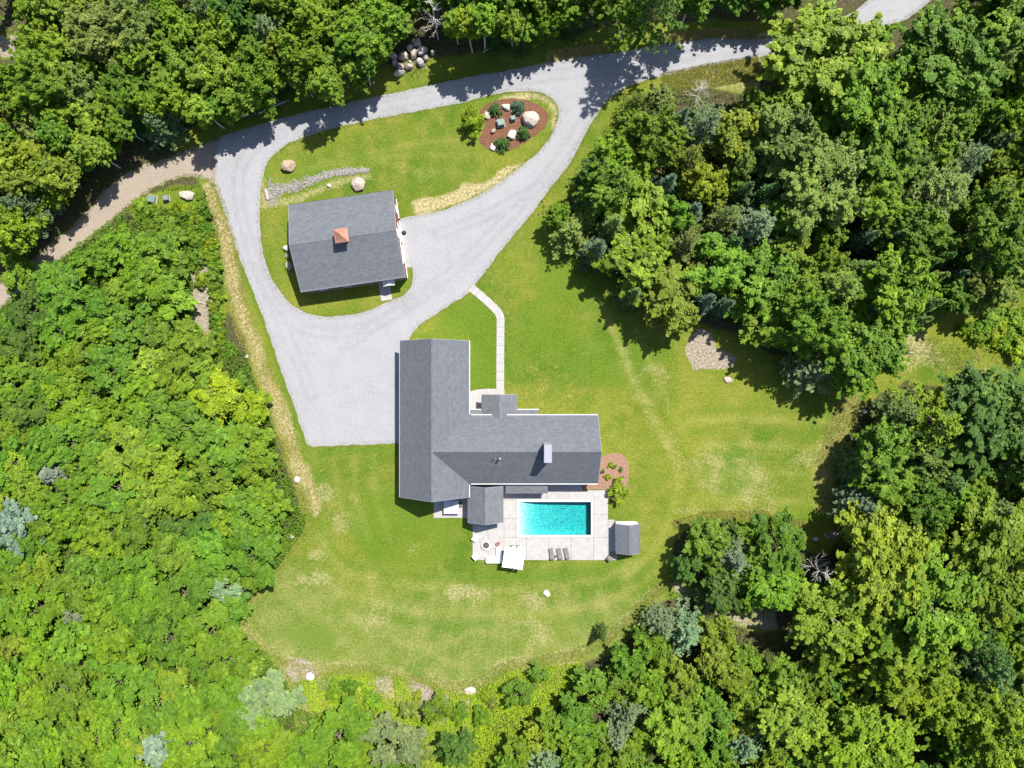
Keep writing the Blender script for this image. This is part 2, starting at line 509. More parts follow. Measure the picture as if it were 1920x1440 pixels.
def build_ground():
    def axis(lo, hi, step, far):
        a = list(np.arange(lo, hi + step / 2, step))
        d = step
        x = hi
        while x < far:
            d *= 1.6; x += d; a.append(x)
        d = step; x = lo
        pre = []
        while x > -far:
            d *= 1.6; x -= d; pre.append(x)
        return np.array(pre[::-1] + a)
    xs = axis(-92, 92, 0.5, 900); ys = axis(-70, 70, 0.5, 900)
    X, Y = np.meshgrid(xs, ys)
    px = X * PXM + 960; py = 720 - Y * PXM
    jx = px + (fbm(X, Y, 6, 3) - 0.5) * 26; jy = py + (fbm(X, Y, 6, 9) - 0.5) * 26
    a = {}
    forest = sm(sdf(jx, jy, LAWN), 10, 40)
    lawn_far = sdf(px, py, LAWN)
    fern = sm(-sdf(jx, jy, [(470, 1215), (580, 1262), (720, 1266), (790, 1290), (900, 1290), (960, 1255), (1090, 1236), (1060, 1290), (900, 1350), (860, 1450), (540, 1450), (560, 1330), (520, 1260)]), -4, 10)
    clear = [[(1580, 700), (1680, 640), (1740, 590), (1810, 560), (1940, 540), (1940, 730), (1700, 722), (1600, 765)], [(1255, 1090), (1290, 1085), (1370, 1150), (1450, 1130), (1460, 1190), (1400, 1190)],
             [(230, 355), (400, 350), (425, 560), (420, 680), (370, 640), (350, 480), (260, 430)], [(0, 60), (45, 60), (40, 115), (0, 120)], [(1230, 90), (1300, 60), (1440, 60), (1440, 95), (1230, 120)],
             [(1540, 980), (1620, 985), (1600, 1015), (1545, 1012)], [(1240, 130), (1430, 110), (1430, 180), (1300, 170)], [(1020, 95), (1140, 90), (1140, 110), (1020, 118)]]
    cl = np.zeros_like(X)
    for p in clear: cl = np.maximum(cl, sm(-sdf(jx, jy, p), -8, 8))
    a['forest'] = np.clip(forest - np.maximum(fern, cl * 0.9), 0, 1)
    straw = sm(-distpoly(jx, jy, STRAWLINE, False), -21, -3) * (0.5 + 0.8 * fbm(X, Y, 4, 77))
    straw = np.maximum(straw, 0.9 * sm(-sdf(jx, jy, [(772, 368), (850, 358), (878, 338), (895, 346), (960, 316), (1000, 298), (940, 350), (870, 382), (776, 402)]), -3, 4))
    straw = np.maximum(straw, 0.75 * sm(-distpoly(jx, jy, [(955, 178), (1002, 177), (1028, 190), (1040, 215), (1030, 240)], False), -11, -4))
    edge = sm(-np.abs(lawn_far + 6), -18, 0) * (py > 1080) * (py < 1300)
    straw = np.maximum(straw, 0.42 * edge)
    straw = np.maximum(straw, 0.24 * sm(-distpoly(jx, jy, [(1160, 640), (1190, 710), (1225, 790), (1270, 860), (1290, 930)], False), -34, 0))
    straw = np.maximum(straw, 0.22 * sm(-sdf(jx, jy, [(1310, 870), (1400, 840), (1440, 900), (1420, 940), (1320, 940)]), -12, 12))
    straw = np.maximum(straw, 0.62 * sm(-distpoly(jx, jy, [(1610, 740), (1570, 800), (1545, 880), (1555, 950)], False), -34, -4) * 0.7)
    straw = np.maximum(straw, 0.3 * sm(-distpoly(jx, jy, [(1265, 965), (1340, 958), (1430, 958), (1510, 978)], False), -14, -4))
    straw = np.maximum(straw, 0.55 * sm(-distpoly(jx, jy, [(490, 340), (498, 380), (560, 375), (640, 345), (690, 330)], False), -14, -3))
    straw = np.maximum(straw, 0.7 * np.maximum(sm(-sdf(jx, jy, clear[4]), -6, 6), sm(-sdf(jx, jy, clear[7]), -6, 6)))
    straw = np.maximum(straw, 0.5 * sm(-sdf(jx, jy, clear[6]), -6, 6))
    straw = np.maximum(straw, 0.45 * fern)
    for (bx, by, r, v) in ((600, 930, 40, .5), (600, 1045, 36, .45), (560, 1085, 26, .4), (670, 940, 30, .35), (860, 1108, 40, .55), (900, 1112, 36, .4), (1000, 1125, 40, .5), (780, 328, 24, .25), (1700, 660, 90, .6), (590, 1090, 40, .4), (1420, 930, 80, .34), (1350, 860, 60, .3), (1230, 700, 60, .28), (1500, 860, 60, .3), (700, 1150, 70, .25), (1000, 1180, 80, .3), (640, 980, 50, .35), (780, 1020, 50, .2)):
        straw = np.maximum(straw, v * sm(-np.hypot(jx - bx, (jy - by) * 1.5), -r, -r * 0.3))
    a['straw'] = straw
    soil = np.zeros_like(X)
    for p, v in (([(1285, 655), (1310, 620), (1340, 620), (1345, 655), (1378, 668), (1370, 690), (1295, 697)], 0.95), ([(540, 1240), (575, 1235), (600, 1262), (560, 1280), (535, 1265)], 0.75),
                 ([(758, 1270), (800, 1280), (835, 1310), (830, 1350), (790, 1350), (785, 1310)], 0.8), ([(700, 1262), (735, 1262), (740, 1300), (700, 1310)], 0.5),
                 ([(1380, 1158), (1440, 1125), (1490, 1130), (1470, 1190), (1400, 1188)], 0.5), ([(355, 470), (400, 470), (408, 520), (395, 640), (365, 600)], 0.8),
                 ([(1690, 660), (1740, 632), (1925, 685), (1925, 712), (1720, 700)], 0.3), ([(0, 65), (42, 65), (38, 112), (0, 116)], 0.8),
                 ([(1540, 990), (1615, 990), (1600, 1010), (1545, 1010)], 0.6), ([(1245, 1085), (1270, 1080), (1420, 1180), (1400, 1188), (1300, 1130)], 0.6), ([(1520, 1210), (1560, 1225), (1540, 1240), (1500, 1225)], 0.7),
                 ([(870, 1290), (890, 1288), (893, 1300), (872, 1305)], 0.9), ([(755, 85), (800, 85), (800, 140), (740, 140)], 0.4)):
        soil = np.maximum(soil, v * sm(-sdf(jx, jy, p), -5, 6))
    a['soil'] = soil
    pale = sm(py + (fbm(X, Y, 18, 5) - 0.5) * 240, 1000, 1200) * 0.72
    pale = np.maximum(pale, 0.6 * sm(-np.hypot(jx - 1370, (jy - 890) * 1.3), -110, -30))
    pale = np.maximum(pale, 0.55 * sm(-np.hypot(jx - 1110, jy - 655), -26, -4))
    for bx, by, r in ((790, 328, 26), (560, 1085, 30), (840, 1106, 20), (880, 1118, 20), (910, 1112, 18)):
        pale = np.maximum(pale, 0.75 * sm(-np.hypot(jx - bx, jy - by), -r, -2))
    a['pale'] = pale * (1 - fern)
    lush = 0.55 * sm(-sdf(jx, jy, [(890, 540), (940, 590), (938, 735), (880, 735), (880, 640), (765, 640)]), -5, 8)
    lush = np.maximum(lush, 0.5 * sm(-distpoly(px, py, [(582, 848), (660, 843), (745, 842)], False), -12, -2))
    lush = np.maximum(lush, 0.42 * sm(-distpoly(jx, jy, [(890, 1070), (1000, 1078), (1160, 1068)], False), -28, -6))
    lush = np.maximum(lush, 0.5 * sm(fbm(X, Y, 15, 21), 0.55, 0.75))
    lush = np.maximum(lush, 0.6 * sm(-distpoly(px, py, [(416, 385), (436, 445), (458, 505), (482, 565), (506, 632), (526, 692), (545, 742), (576, 834)], False), -14, -4))
    a['lush'] = lush * (1 - np.clip(straw * 1.2, 0, 1) * 0.6)
    wear = np.zeros_like(X); dark = np.zeros_like(X)
    def band(arr, line, w_, v, off=0):
        d = distpoly(px + off, py, catmull(line, False, 12), False)
        np.maximum(arr, v * sm(-d, -w_, -w_ * 0.25) * (0.45 + 0.75 * fbm(X, Y, 5, int(line[0][0]))), out=arr)
    ARC = [(1120, 560), (1150, 620), (1180, 690), (1210, 760), (1250, 830), (1272, 890), (1262, 950), (1225, 1030), (1170, 1085)]
    band(wear, ARC, 11, 0.5); band(dark, ARC, 10, 0.6, -22); band(wear, ARC, 9, 0.35, -44)
    ARC2 = [(600, 1000), (640, 1065), (740, 1092), (860, 1104), (1000, 1104), (1120, 1088), (1200, 1050)]
    band(wear, ARC2, 12, 0.45); band(dark, [(x, y - 20) for x, y in ARC2], 9, 0.6); band(wear, [(x, y + 46) for x, y in ARC2[1:]], 12, 0.4); band(dark, [(x, y + 70) for x, y in ARC2[1:-1]], 10, 0.4)
    for k, yy in enumerate((770, 790, 812, 838, 862, 888, 914, 940)):
        band(wear if k % 2 else dark, [(1290, yy), (1400, yy - 4), (1540, yy + 2)], 10, 0.45)
    for k in range(7):
        band(dark if k % 2 else wear, [(590 + 18 * k, 850), (598 + 18 * k, 930), (612 + 20 * k, 1010)], 9, 0.22)
    for k in range(6):
        band(wear if k % 2 else dark, [(540 + 20 * k, 330 - 8 * k), (760, 262 - 6 * k + k * 16), (900, 240 + k * 18)], 8, 0.3)
    a['wear'] = wear; a['dark'] = dark
    far = sm(np.maximum(np.abs(X) - 95, np.abs(Y) - 72), 0, 4)
    Z = (fbm(X, Y, 5, 31) - 0.5) * 0.5 * a['forest'] * sm(lawn_far, 20, 60) * (1 - far) * sm(np.minimum(sdf(px, py, DRIVE), sdf(px, py, DIRT)), 12, 40)
    V = np.stack([X, Y, Z], -1).reshape(-1, 3)
    ny, nx = X.shape
    i = np.arange(ny * nx).reshape(ny, nx)
    Q = np.stack([i[:-1, :-1], i[:-1, 1:], i[1:, 1:], i[1:, :-1]], -1).reshape(-1, 4)
    # leave the pool pit open
    ax, ay = W2(973, 1003); bx, by = W2(1108, 941)
    q0 = V[Q]
    hit = (q0[:, :, 0].max(1) > ax) & (q0[:, :, 0].min(1) < bx) & (q0[:, :, 1].max(1) > ay) & (q0[:, :, 1].min(1) < by)
    Q = Q[~hit]
    me = np_mesh('ground', V, Q, MAT['ground'], {k: v.ravel() for k, v in a.items()}, quads=True)
    o = bpy.data.objects.new('ground', me)
    COL.objects.link(o)
    tag(o, 'lawn, dry grass and forest floor around the house', kind='structure')
build_ground()

def ragged(poly_px, amp, seed, step=4.0):
    """pixel outline -> world outline with small uneven edges"""
    out = []
    n = len(poly_px)
    for i in range(n):
        p, q = Vector(poly_px[i]), Vector(poly_px[(i + 1) % n])
        m = max(1, int((q - p).length / step))
        for j in range(m):
            c = p.lerp(q, j / m)
            x, y = W2(c.x, c.y)
            ax, ay = np.array([x]), np.array([y])
            dx = (fbm(ax, ay, 0.9, seed)[0] - 0.5) * amp; dy = (fbm(ax, ay, 0.9, seed + 5)[0] - 0.5) * amp
            out.append((x + dx, y + dy))
    return out

def sheet(name, outer, holes, z, mat, label, kind='structure', crown=0):
    bm = bmesh.new()
    for ring in [outer] + holes:
        vs = [bm.verts.new((x, y, z)) for x, y in ring]
        for i in range(len(vs)): bm.edges.new((vs[i], vs[(i + 1) % len(vs)]))
    bmesh.ops.triangle_fill(bm, use_beauty=True, use_dissolve=False, edges=bm.edges[:], normal=(0, 0, 1))
    for f in bm.faces:
        if f.normal.z < 0: f.normal_flip()
    me = bpy.data.meshes.new(name)
    bm.to_mesh(me); bm.free()
    me.materials.append(mat)
    o = bpy.data.objects.new(name, me)
    COL.objects.link(o)
    return tag(o, label, kind=kind)

DRIVE_W = ragged(DRIVE, 0.42, 3)
ISLAND_W = ragged(ISLAND, 0.38, 8)
def build_driveway():
    from mathutils.geometry import delaunay_2d_cdt
    xs = [p[0] for p in DRIVE_W]; ys = [p[1] for p in DRIVE_W]
    gx_, gy_ = np.meshgrid(np.arange(min(xs), max(xs), 0.55), np.arange(min(ys), max(ys), 0.55))
    gx_ = (gx_ + RNG.uniform(-0.12, 0.12, gx_.shape)).ravel(); gy_ = (gy_ + RNG.uniform(-0.12, 0.12, gy_.shape)).ravel()
    k = (sdf(gx_, gy_, DRIVE_W) < -0.25) & (sdf(gx_, gy_, ISLAND_W) > 0.25)
    pts = [Vector(p) for p in DRIVE_W] + [Vector(p) for p in ISLAND_W] + [Vector((a_, b_)) for a_, b_ in zip(gx_[k], gy_[k])]
    n1, n2 = len(DRIVE_W), len(ISLAND_W)
    ed = [(i, (i + 1) % n1) for i in range(n1)] + [(n1 + i, n1 + (i + 1) % n2) for i in range(n2)]
    v, _, f, *_r = delaunay_2d_cdt(pts, ed, [], 0, 1e-5)
    V = np.array([(p.x, p.y, 0.03) for p in v]); F = np.array(f)
    c = V[F].mean(1)
    ok = inside(c[:, 0], c[:, 1], DRIVE_W) & ~inside(c[:, 0], c[:, 1], ISLAND_W)
    F = F[ok]
    a_, b_, c_ = V[F[:, 0]], V[F[:, 1]], V[F[:, 2]]
    neg = np.cross(b_ - a_, c_ - a_)[:, 2] < 0
    F[neg] = F[neg][:, ::-1]
    px = V[:, 0] * PXM + 960; py = 720 - V[:, 1] * PXM
    tr = np.zeros(len(V))
    for line in ([(1600, 52), (1450, 88), (1300, 100), (1150, 128), (960, 152), (760, 192), (620, 222), (520, 252), (470, 284), (448, 330), (452, 400), (476, 480), (512, 570), (560, 680), (585, 740)],
                 [(1300, 104), (1180, 140), (1110, 200), (1070, 268), (1010, 350), (940, 420), (860, 500), (760, 572), (660, 640)], [(1010, 350), (920, 400), (820, 440)], [(470, 450), (500, 540), (580, 620), (700, 610), (820, 540)]):
        d = distpoly(px, py, catmull(line, False, 12), False)
        tr = np.maximum(tr, sm(-np.abs(d - 8.5), -5.5, -1) * (0.1 + 0.75 * fbm(V[:, 0], V[:, 1], 9, 5)))
    me = np_mesh('driveway', V, F, MAT['gravel'], {'track': tr})
    o = bpy.data.objects.new('driveway', me)
    COL.objects.link(o)
    tag(o, 'pale grey crushed stone driveway looping round the garage', kind='structure')
build_driveway()
sheet('dirt_road', ragged(DIRT, 0.9, 4), [], 0.022, MAT['dirt'], 'brown packed dirt track leaving the drive at the left')

# garden path of concrete slabs
def build_path():
    p = tag(empty('garden_path', W3(925, 620)), 'narrow pale concrete path from drive to front porch', kind='structure')
    line = catmull([(883, 539), (900, 553), (918, 569), (932, 583), (938, 594), (938.5, 610), (938, 680), (938, 730)], False, 2.0)
    pts = [Vector(W2(*q)) for q in line]
    L = [0]
    for a, b in zip(pts, pts[1:]): L.append(L[-1] + (b - a).length)
    def at(s):
        for i in range(len(pts) - 1):
            if L[i + 1] >= s: return pts[i].lerp(pts[i + 1], (s - L[i]) / (L[i + 1] - L[i] + 1e-9)), (pts[i + 1] - pts[i]).normalized()
        return pts[-1], (pts[-1] - pts[-2]).normalized()
    n = int(L[-1] / 1.5)
    hw = 0.66
    for k in range(n):
        s0 = L[-1] * k / n + 0.012; s1 = L[-1] * (k + 1) / n - 0.012
        left, right = [], []
        for j in range(4):
            c, d = at(s0 + (s1 - s0) * j / 3)
            nn = Vector((-d.y, d.x))
            left.append(tuple(c + nn * hw)); right.append(tuple(c - nn * hw))
        MB().prism(right + left[::-1], -0.06, 0.05).build('slab', MAT['concrete'], p)
    x0, y0 = W2(880, 768); x1, y1 = W2(946, 729)
    for i in range(2):
        a = x0 + (x1 - x0) * i / 2 + 0.01; b = x0 + (x1 - x0) * (i + 1) / 2 - 0.01
        poly = [(a, y0), (b, y0), (b, y1), (a, y1)] if i else [(a, y0), (b, y0), (b, y1), (a + 1.2, y1 - 0.15), (a, y1 - 0.5)]
        MB().prism(poly, -0.06, 0.055).build('slab', MAT['concrete'], p)
    # side-door walk and apron of the garage
    g = tag(empty('garage_walk', W3(723, 555)), 'short concrete walk to the garage side door', kind='structure')
    c = W3(722, 545)
    for k in range(2):
        MB(Matrix.Translation(c) @ Matrix.Rotation(math.radians(8.15), 4, 'Z')).box((0.05, 0.9 - k * 1.72, 0.0), (1.9, 1.7, 0.1)).build('slab', MAT['concrete'], g)
build_path()

def build_patio():
    p = tag(empty('patio', W3(1010, 1000)), 'pale concrete pool patio in large panels', kind='structure')
    J = 0.022
    def panel(poly, z1=0.06):
        pts = [W2(*q) for q in poly]
        cx = sum(a for a, b in pts) / len(pts); cy = sum(b for a, b in pts) / len(pts)
        pts = [(a + (J if a < cx else -J), b + (J if b < cy else -J)) for a, b in pts]
        if sum(pts[i][0] * pts[(i + 1) % len(pts)][1] - pts[(i + 1) % len(pts)][0] * pts[i][1] for i in range(len(pts))) < 0: pts = pts[::-1]
        MB().prism(pts, -0.08, z1 + random.uniform(-0.002, 0.002)).build('slab', MAT['concrete'], p)
    X = [945, 968]
    # strip above the pool, both ends, strip below
    xs = [945, 985, 1025, 1065, 1113]
    for a, b in zip(xs, xs[1:]): panel([(a, 903), (b, 903), (b, 937), (a, 937)] if b < 1090 else [(a, 903), (1088, 903), (1092, 919), (b, 919), (b, 937), (a, 937)])
    panel([(1113, 919), (1140, 919), (1140, 964), (1113, 964)]); panel([(1113, 964), (1140, 964), (1140, 1008), (1113, 1008)])
    panel([(945, 937), (968, 937), (968, 972), (945, 972)]); panel([(945, 972), (968, 972), (968, 1008), (945, 1008)])
    xs = [945, 987, 1029, 1071, 1113, 1140]
    for a, b in zip(xs, xs[1:]): panel([(a, 1008), (b, 1008), (b, 1050), (a, 1050)])
    panel([(1140, 978), (1156, 978), (1156, 1014), (1140, 1014)]); panel([(1140, 1014), (1156, 1014), (1157, 1050), (1140, 1050)])
    panel([(886, 984), (915, 984), (915, 1017), (886, 1017)]); panel([(915, 984), (945, 984), (945, 1017), (915, 1017)])
    panel([(886, 1017), (915, 1017), (915, 1050), (886, 1050)]); panel([(915, 1017), (945, 1017), (945, 1050), (915, 1050)])
    panel([(880, 903), (945, 903), (945, 944), (880, 944)]); panel([(880, 944), (945, 944), (945, 984), (880, 984)])
    panel([(813, 926), (846, 926), (846, 971), (813, 971)]); panel([(846, 926), (880, 926), (880, 971), (846, 971)])
    panel([(1140, 974), (1152, 974), (1152, 978), (1140, 978)])
build_patio()

BED = catmull([(840 + x / 8, 150 + y / 8) for x, y in ((475, 480), (560, 385), (700, 312), (850, 285), (1050, 285), (1250, 322), (1400, 405), (1490, 500), (1505, 580), (1450, 700),
               (1300, 840), (1100, 970), (900, 1060), (750, 1082), (600, 1040), (500, 970), (470, 880), (520, 760), (560, 640), (520, 540))], True, 3)
sheet('mulch_bed', ragged(BED, 0.35, 12, 2.0), [], 0.05, MAT['mulch'], 'red-brown mulch bed with boulders in the island lawn')
BED2 = catmull([(1086, 908), (1086, 917), (1140, 918), (1140, 930), (1152, 940), (1168, 932), (1176, 905), (1178, 880), (1172, 858), (1160, 850), (1145, 851), (1128, 858), (1112, 870), (1108, 895)], True, 3)
sheet('wood_chip_bed', ragged(BED2, 0.3, 13, 2.0), [], 0.028, MAT['chips'], 'pale red wood chip bed wrapping the house corner')

# ------------------------------------------------------------------ buildings
def slope(parent, name, e0, along, L, up, S, mat, expo=0.24, tab=0.5, th=0.16):
    """one roof plane: a deck plate with overlapping shingle tabs; e0 = eave corner, along/up unit vectors"""
    along, up = Vector(along).normalized(), Vector(up).normalized()
    nrm = along.cross(up)
    if nrm.z < 0: nrm = -nrm
    mb = MB()
    e0 = Vector(e0)
    a, b, c, d = e0, e0 + along * L, e0 + along * L + up * S, e0 + up * S
    lo = [p - nrm * th for p in (a, b, c, d)]
    mb.add([a, b, c, d] + lo, [(0, 1, 2, 3), (7, 6, 5, 4), (0, 4, 5, 1), (1, 5, 6, 2), (2, 6, 7, 3), (3, 7, 4, 0)], 0.5)
    nc = max(2, int(S / expo)); ex = S / nc
    nt_ = max(2, int(L / tab)); tw = L / nt_
    rnd = random.Random(hash((round(L, 2), round(S, 2), round(e0.x, 1))) & 0xffff)
    for r in range(nc):
        off = rnd.uniform(0, tw)
        rowt = rnd.uniform(-0.14, 0.14)
        x = -off
        while x < L - 1e-6:
            x0, x1 = max(0, x), min(L, x + tw)
            x += tw
            if x1 - x0 < 0.02: continue
            p = e0 + up * (r * ex - (0.02 if r == 0 else 0)); q = e0 + up * min(S, (r + 1) * ex + 0.02)
            mb.add([p + along * x0 + nrm * 0.022, p + along * x1 + nrm * 0.022, q + along * x1 + nrm * 0.004, q + along * x0 + nrm * 0.004], [(0, 1, 2, 3)],
                   min(1, max(0, rnd.gauss(0.5, 0.24) + rowt)))
    return mb.build(name, mat, parent)

def gable_block(parent, M, L, Wd, eave, ridge, wall_mat, oh=0.4, rake=0.35, mat='shingle', walls=True, gutters=True, found=True, hide_gutter=(), rake_mat='white_trim'):
    """gabled block with its ridge along local x, centred on M's origin; L and Wd are roof outline sizes"""
    s = (ridge - eave) / (Wd / 2)
    hw, hl = Wd / 2 - oh, L / 2 - rake
    zt = eave + oh * s - 0.17
    if walls:
        mb = MB(M)
        zr = ridge - 0.2
        vs = [(-hl, -hw, 0), (hl, -hw, 0), (hl, hw, 0), (-hl, hw, 0), (-hl, -hw, zt), (hl, -hw, zt), (hl, hw, zt), (-hl, hw, zt), (-hl, 0, zr), (hl, 0, zr)]
        mb.add(vs, [(0, 1, 5, 4), (2, 3, 7, 6), (1, 2, 6, 9, 5), (3, 0, 4, 8, 7)])
        mb.build('wall', wall_mat, parent)
        if found:
            MB(M).box((0, 0, 0.14), (2 * hl + 0.08, 2 * hw + 0.08, 0.3)).build('foundation', MAT['foundation'], parent)
    R3 = M.to_3x3()
    S = math.hypot(Wd / 2, ridge - eave)
    for sg in (-1, 1):
        e0 = M @ Vector((-L / 2, sg * Wd / 2, eave))
        slope(parent, 'roof_slope', e0, R3 @ Vector((1, 0, 0)), L, R3 @ Vector((0, -sg * Wd / 2, ridge - eave)), S, MAT[mat])
        if gutters and sg not in hide_gutter:
            MB(M).box((0, sg * (Wd / 2 + 0.075), eave - 0.07), (L, 0.14, 0.13)).build('gutter', MAT['white_trim'], parent)
        for ex in (-1, 1):
            a = Vector((ex * (L / 2 + 0.02), sg * Wd / 2, eave - 0.10)); b = Vector((ex * (L / 2 + 0.02), 0, ridge - 0.10))
            d = b - a
            nn = Vector((0, -d.z * sg, -d.y * sg)) if False else Vector((0, 0, 1))
            t = 0.035
            vs = [a + Vector((-t, 0, -0.1)), a + Vector((t, 0, -0.1)), a + Vector((t, 0, 0.12)), a + Vector((-t, 0, 0.12)),
                  b + Vector((-t, 0, -0.1)), b + Vector((t, 0, -0.1)), b + Vector((t, 0, 0.12)), b + Vector((-t, 0, 0.12))]
            MB(M).add(vs, [(0, 1, 2, 3), (7, 6, 5, 4), (0, 1, 5, 4), (1, 2, 6, 5), (2, 3, 7, 6), (3, 0, 4, 7)]).build('rake_board', MAT[rake_mat], parent)
    mb = MB(M)
    c = 0.15
    n = max(2, int(L / 0.3))
    rnd = random.Random(5)
    for i in range(n):
        x0 = -L / 2 + L * i / n; x1 = -L / 2 + L * (i + 1) / n + 0.03
        zz = ridge + 0.035
        mb.add([(x0, -c, zz - c * s + 0.012), (x1, -c, zz - c * s), (x1, 0, zz), (x0, 0, zz + 0.012), (x0, c, zz - c * s + 0.012), (x1, c, zz - c * s)],
               [(0, 1, 2, 3), (3, 2, 5, 4)], min(1, max(0, rnd.gauss(0.5, 0.2))))
    mb.build('ridge_cap', MAT[mat], parent)

def window(parent, M, x, z, w_, h_, name='window'):
    """on the local plane y = 0 of M, facing -y"""
    f = MB(M)
    t = 0.09
    f.box((x, -0.03, z + h_ / 2 + t / 2), (w_ + 2 * t, 0.07, t)).box((x, -0.05, z - h_ / 2 - t / 2), (w_ + 2 * t + 0.1, 0.12, t))
    f.box((x - w_ / 2 - t / 2, -0.03, z), (t, 0.07, h_)).box((x + w_ / 2 + t / 2, -0.03, z), (t, 0.07, h_)).box((x, -0.025, z), (w_, 0.05, 0.05))
    fr = f.build('window', MAT['white_trim'], parent)
    MB(M).box((x, -0.012, z), (w_, 0.02, h_)).build('pane', MAT['glass_dark'], fr)

def door(parent, M, x, w_, h_, mat='white_trim', z0=0.1):
    d = MB(M).box((x, -0.03, z0 + h_ / 2), (w_, 0.06, h_)).build('door', MAT[mat], parent)
    MB(M).box((x, -0.045, z0 + h_ * 0.72), (w_ * 0.6, 0.05, h_ * 0.35)).build('pane', MAT['glass_dark'], d)
    MB(M).tube([(x + w_ * 0.4, -0.06, z0 + h_ * 0.48), (x + w_ * 0.4, -0.12, z0 + h_ * 0.48)], 0.03, 8).build('handle', MAT['black_metal'], d)

def face(M, lx, ly, ang):
    """matrix of a wall plane through local point lx, ly whose outward side is rotated by ang from -y"""
    return M @ Matrix.Translation((lx, ly, 0)) @ Matrix.Rotation(ang, 4, 'Z')

def build_house():
    E, H = 3.8, 8.5
    f = (1 - E / CAM_H) / PXM
    xw, xe = (750 - 960) * f, (879.5 - 960) * f
    yn, ys = (720 - 639) * f, (720 - 932) * f
    wx1 = (1121 - 960) * f
    wyn, wys = (720 - 778.5) * f, (720 - 906.5) * f
    house = tag(empty('house', ((xw + xe) / 2, wyn - 3, 0)), 'large white L-shaped house with dark grey shingle roof beside the pool', 'house')
    Mm = Matrix.Translation(((xw + xe) / 2, (yn + ys) / 2, 0)) @ Matrix.Rotation(math.pi / 2, 4, 'Z')
    gable_block(house, Mm, yn - ys, xe - xw, E, H, MAT['white_siding'], mat='shingle', gutters=False, rake_mat='zinc')
    # gutters of the main wing: whole west side, east side outside the junction
    MB().box((xw - 0.075, (yn + ys) / 2, E - 0.07), (0.12, yn - ys, 0.13)).build('gutter', MAT['zinc'], house)
    MB().box((xe + 0.075, (yn + wyn) / 2 + 0.1, E - 0.07), (0.14, yn - wyn - 0.2, 0.13)).build('gutter', MAT['white_trim'], house)
    MB().box((xe + 0.075, (ys + wys) / 2 - 0.1, E - 0.07), (0.14, wys - ys - 0.2, 0.13)).build('gutter', MAT['white_trim'], house)
    # pool wing: ridge runs west until it meets the main ridge
    xm = (xw + xe) / 2
    x0 = xm + 0.25
    Mw = Matrix.Translation(((x0 + wx1) / 2, (wyn + wys) / 2, 0))
    gable_block(house, Mw, wx1 - x0, wyn - wys, E, H - 0.03, MAT['white_siding'], gutters=False, mat='shingle', rake_mat='zinc')
    for y, sg in ((wyn, 1), (wys, -1)):
        MB().box(((xe + 0.3 + wx1) / 2, y + sg * 0.075, E - 0.07), (wx1 - xe - 0.3, 0.14, 0.13)).build('gutter', MAT['white_trim'], house)
    # chimney
    x_, y_ = W2(1027, 850, 10.2)
    ch = MB().box((x_, y_, 8.9), (1.1, 2.75, 3.6)).build('chimney', MAT['zinc'], house)
    MB().cbox((x_, y_, 10.76), (1.24, 2.9, 0.14), 0.05).build('chimney_cap', MAT['zinc'], ch)
    MB().box((x_, y_, 7.4), (1.22, 2.87, 0.5)).build('flashing', MAT['zinc'], ch)
    # roof vents
    for px_, r, h in ((928, 0.07, 0.5), (937, 0.16, 0.55)):
        a, b = W2(px_, 860, 8.3)
        MB().lathe((a, b, 7.6), [(r, 0), (r, h + 0.5), (r * 0.6, h + 0.53)], 10).build('vent_pipe', MAT['zinc'], house)
    # entry portico on the north side
    def small_gable(px0, px1, py_s, py_n, e, h, posts, mat='shingle_light', post_side=1):
        f2 = (1 - e / CAM_H) / PXM
        X0, X1 = (px0 - 960) * f2, (px1 - 960) * f2
        Y0, Y1 = (720 - py_s) * f2, (720 - py_n) * f2
        M = Matrix.Translation(((X0 + X1) / 2, (Y0 + Y1) / 2, 0)) @ Matrix.Rotation(math.pi / 2, 4, 'Z')
        gable_block(house, M, Y1 - Y0, X1 - X0, e, h, MAT['white_siding'], walls=False, gutters=False, mat=mat, rake_mat='zinc')
        for x in posts:
            for y in ((Y1 - 0.35,) if post_side > 0 else (Y0 + 0.35,)):
                MB().box((X0 + (X1 - X0) * x, y, (e - 0.1) / 2), (0.2, 0.2, e - 0.1)).build('post', MAT['white_trim'], house)
        # ceiling beam under the eaves
        MB().box(((X0 + X1) / 2, (Y0 + 0.35) if post_side < 0 else (Y1 - 0.35), e - 0.18), (X1 - X0 - 0.5, 0.2, 0.25)).build('beam', MAT['white_trim'], house)
        return X0, X1, Y0, Y1
    small_gable(903, 970, 785, 740, 3.0, 4.35, (0.12, 0.88))
    # low porch roofs either side of the portico
    for a, b in ((881, 905), (965, 1010)):
        e = 2.9
        X0, Y0 = W2(a, 768.5, e); X1, _ = W2(b, 768.5, e)
        Yb = wyn - 0.3
        slope(house, 'porch_roof', (X0, Y0, e), (1, 0, 0), X1 - X0, (0, Yb - Y0, 0.45), math.hypot(Yb - Y0, 0.45), MAT['shingle_light'])
        MB().box(((X0 + X1) / 2, Y0 + 0.075, e - 0.06), (X1 - X0, 0.14, 0.13)).build('gutter', MAT['white_trim'], house)
        MB().box((X1 - 0.12, Y0 - 0.15, e / 2 - 0.1), (0.16, 0.16, e - 0.2)).build('post', MAT['white_trim'], house)
    # screened porch towards the pool
    X0, X1, Y0, Y1 = small_gable(877, 943.5, 979.5, 912, 3.0, 4.9, (0.08, 0.92, 0.5), post_side=-1)
    for x in (X0 + 0.42, X1 - 0.42):
        MB().box((x, (Y0 + Y1) / 2 + 0.3, 1.4), (0.1, Y1 - Y0 - 0.9, 2.7)).build('porch_wall', MAT['white_siding'], house)
    # lean-to roof along the pool side
    e = 2.75
    X0, Yf = W2(948, 925, e); X1, _ = W2(1027, 925, e)
    Yb = wys + 0.35
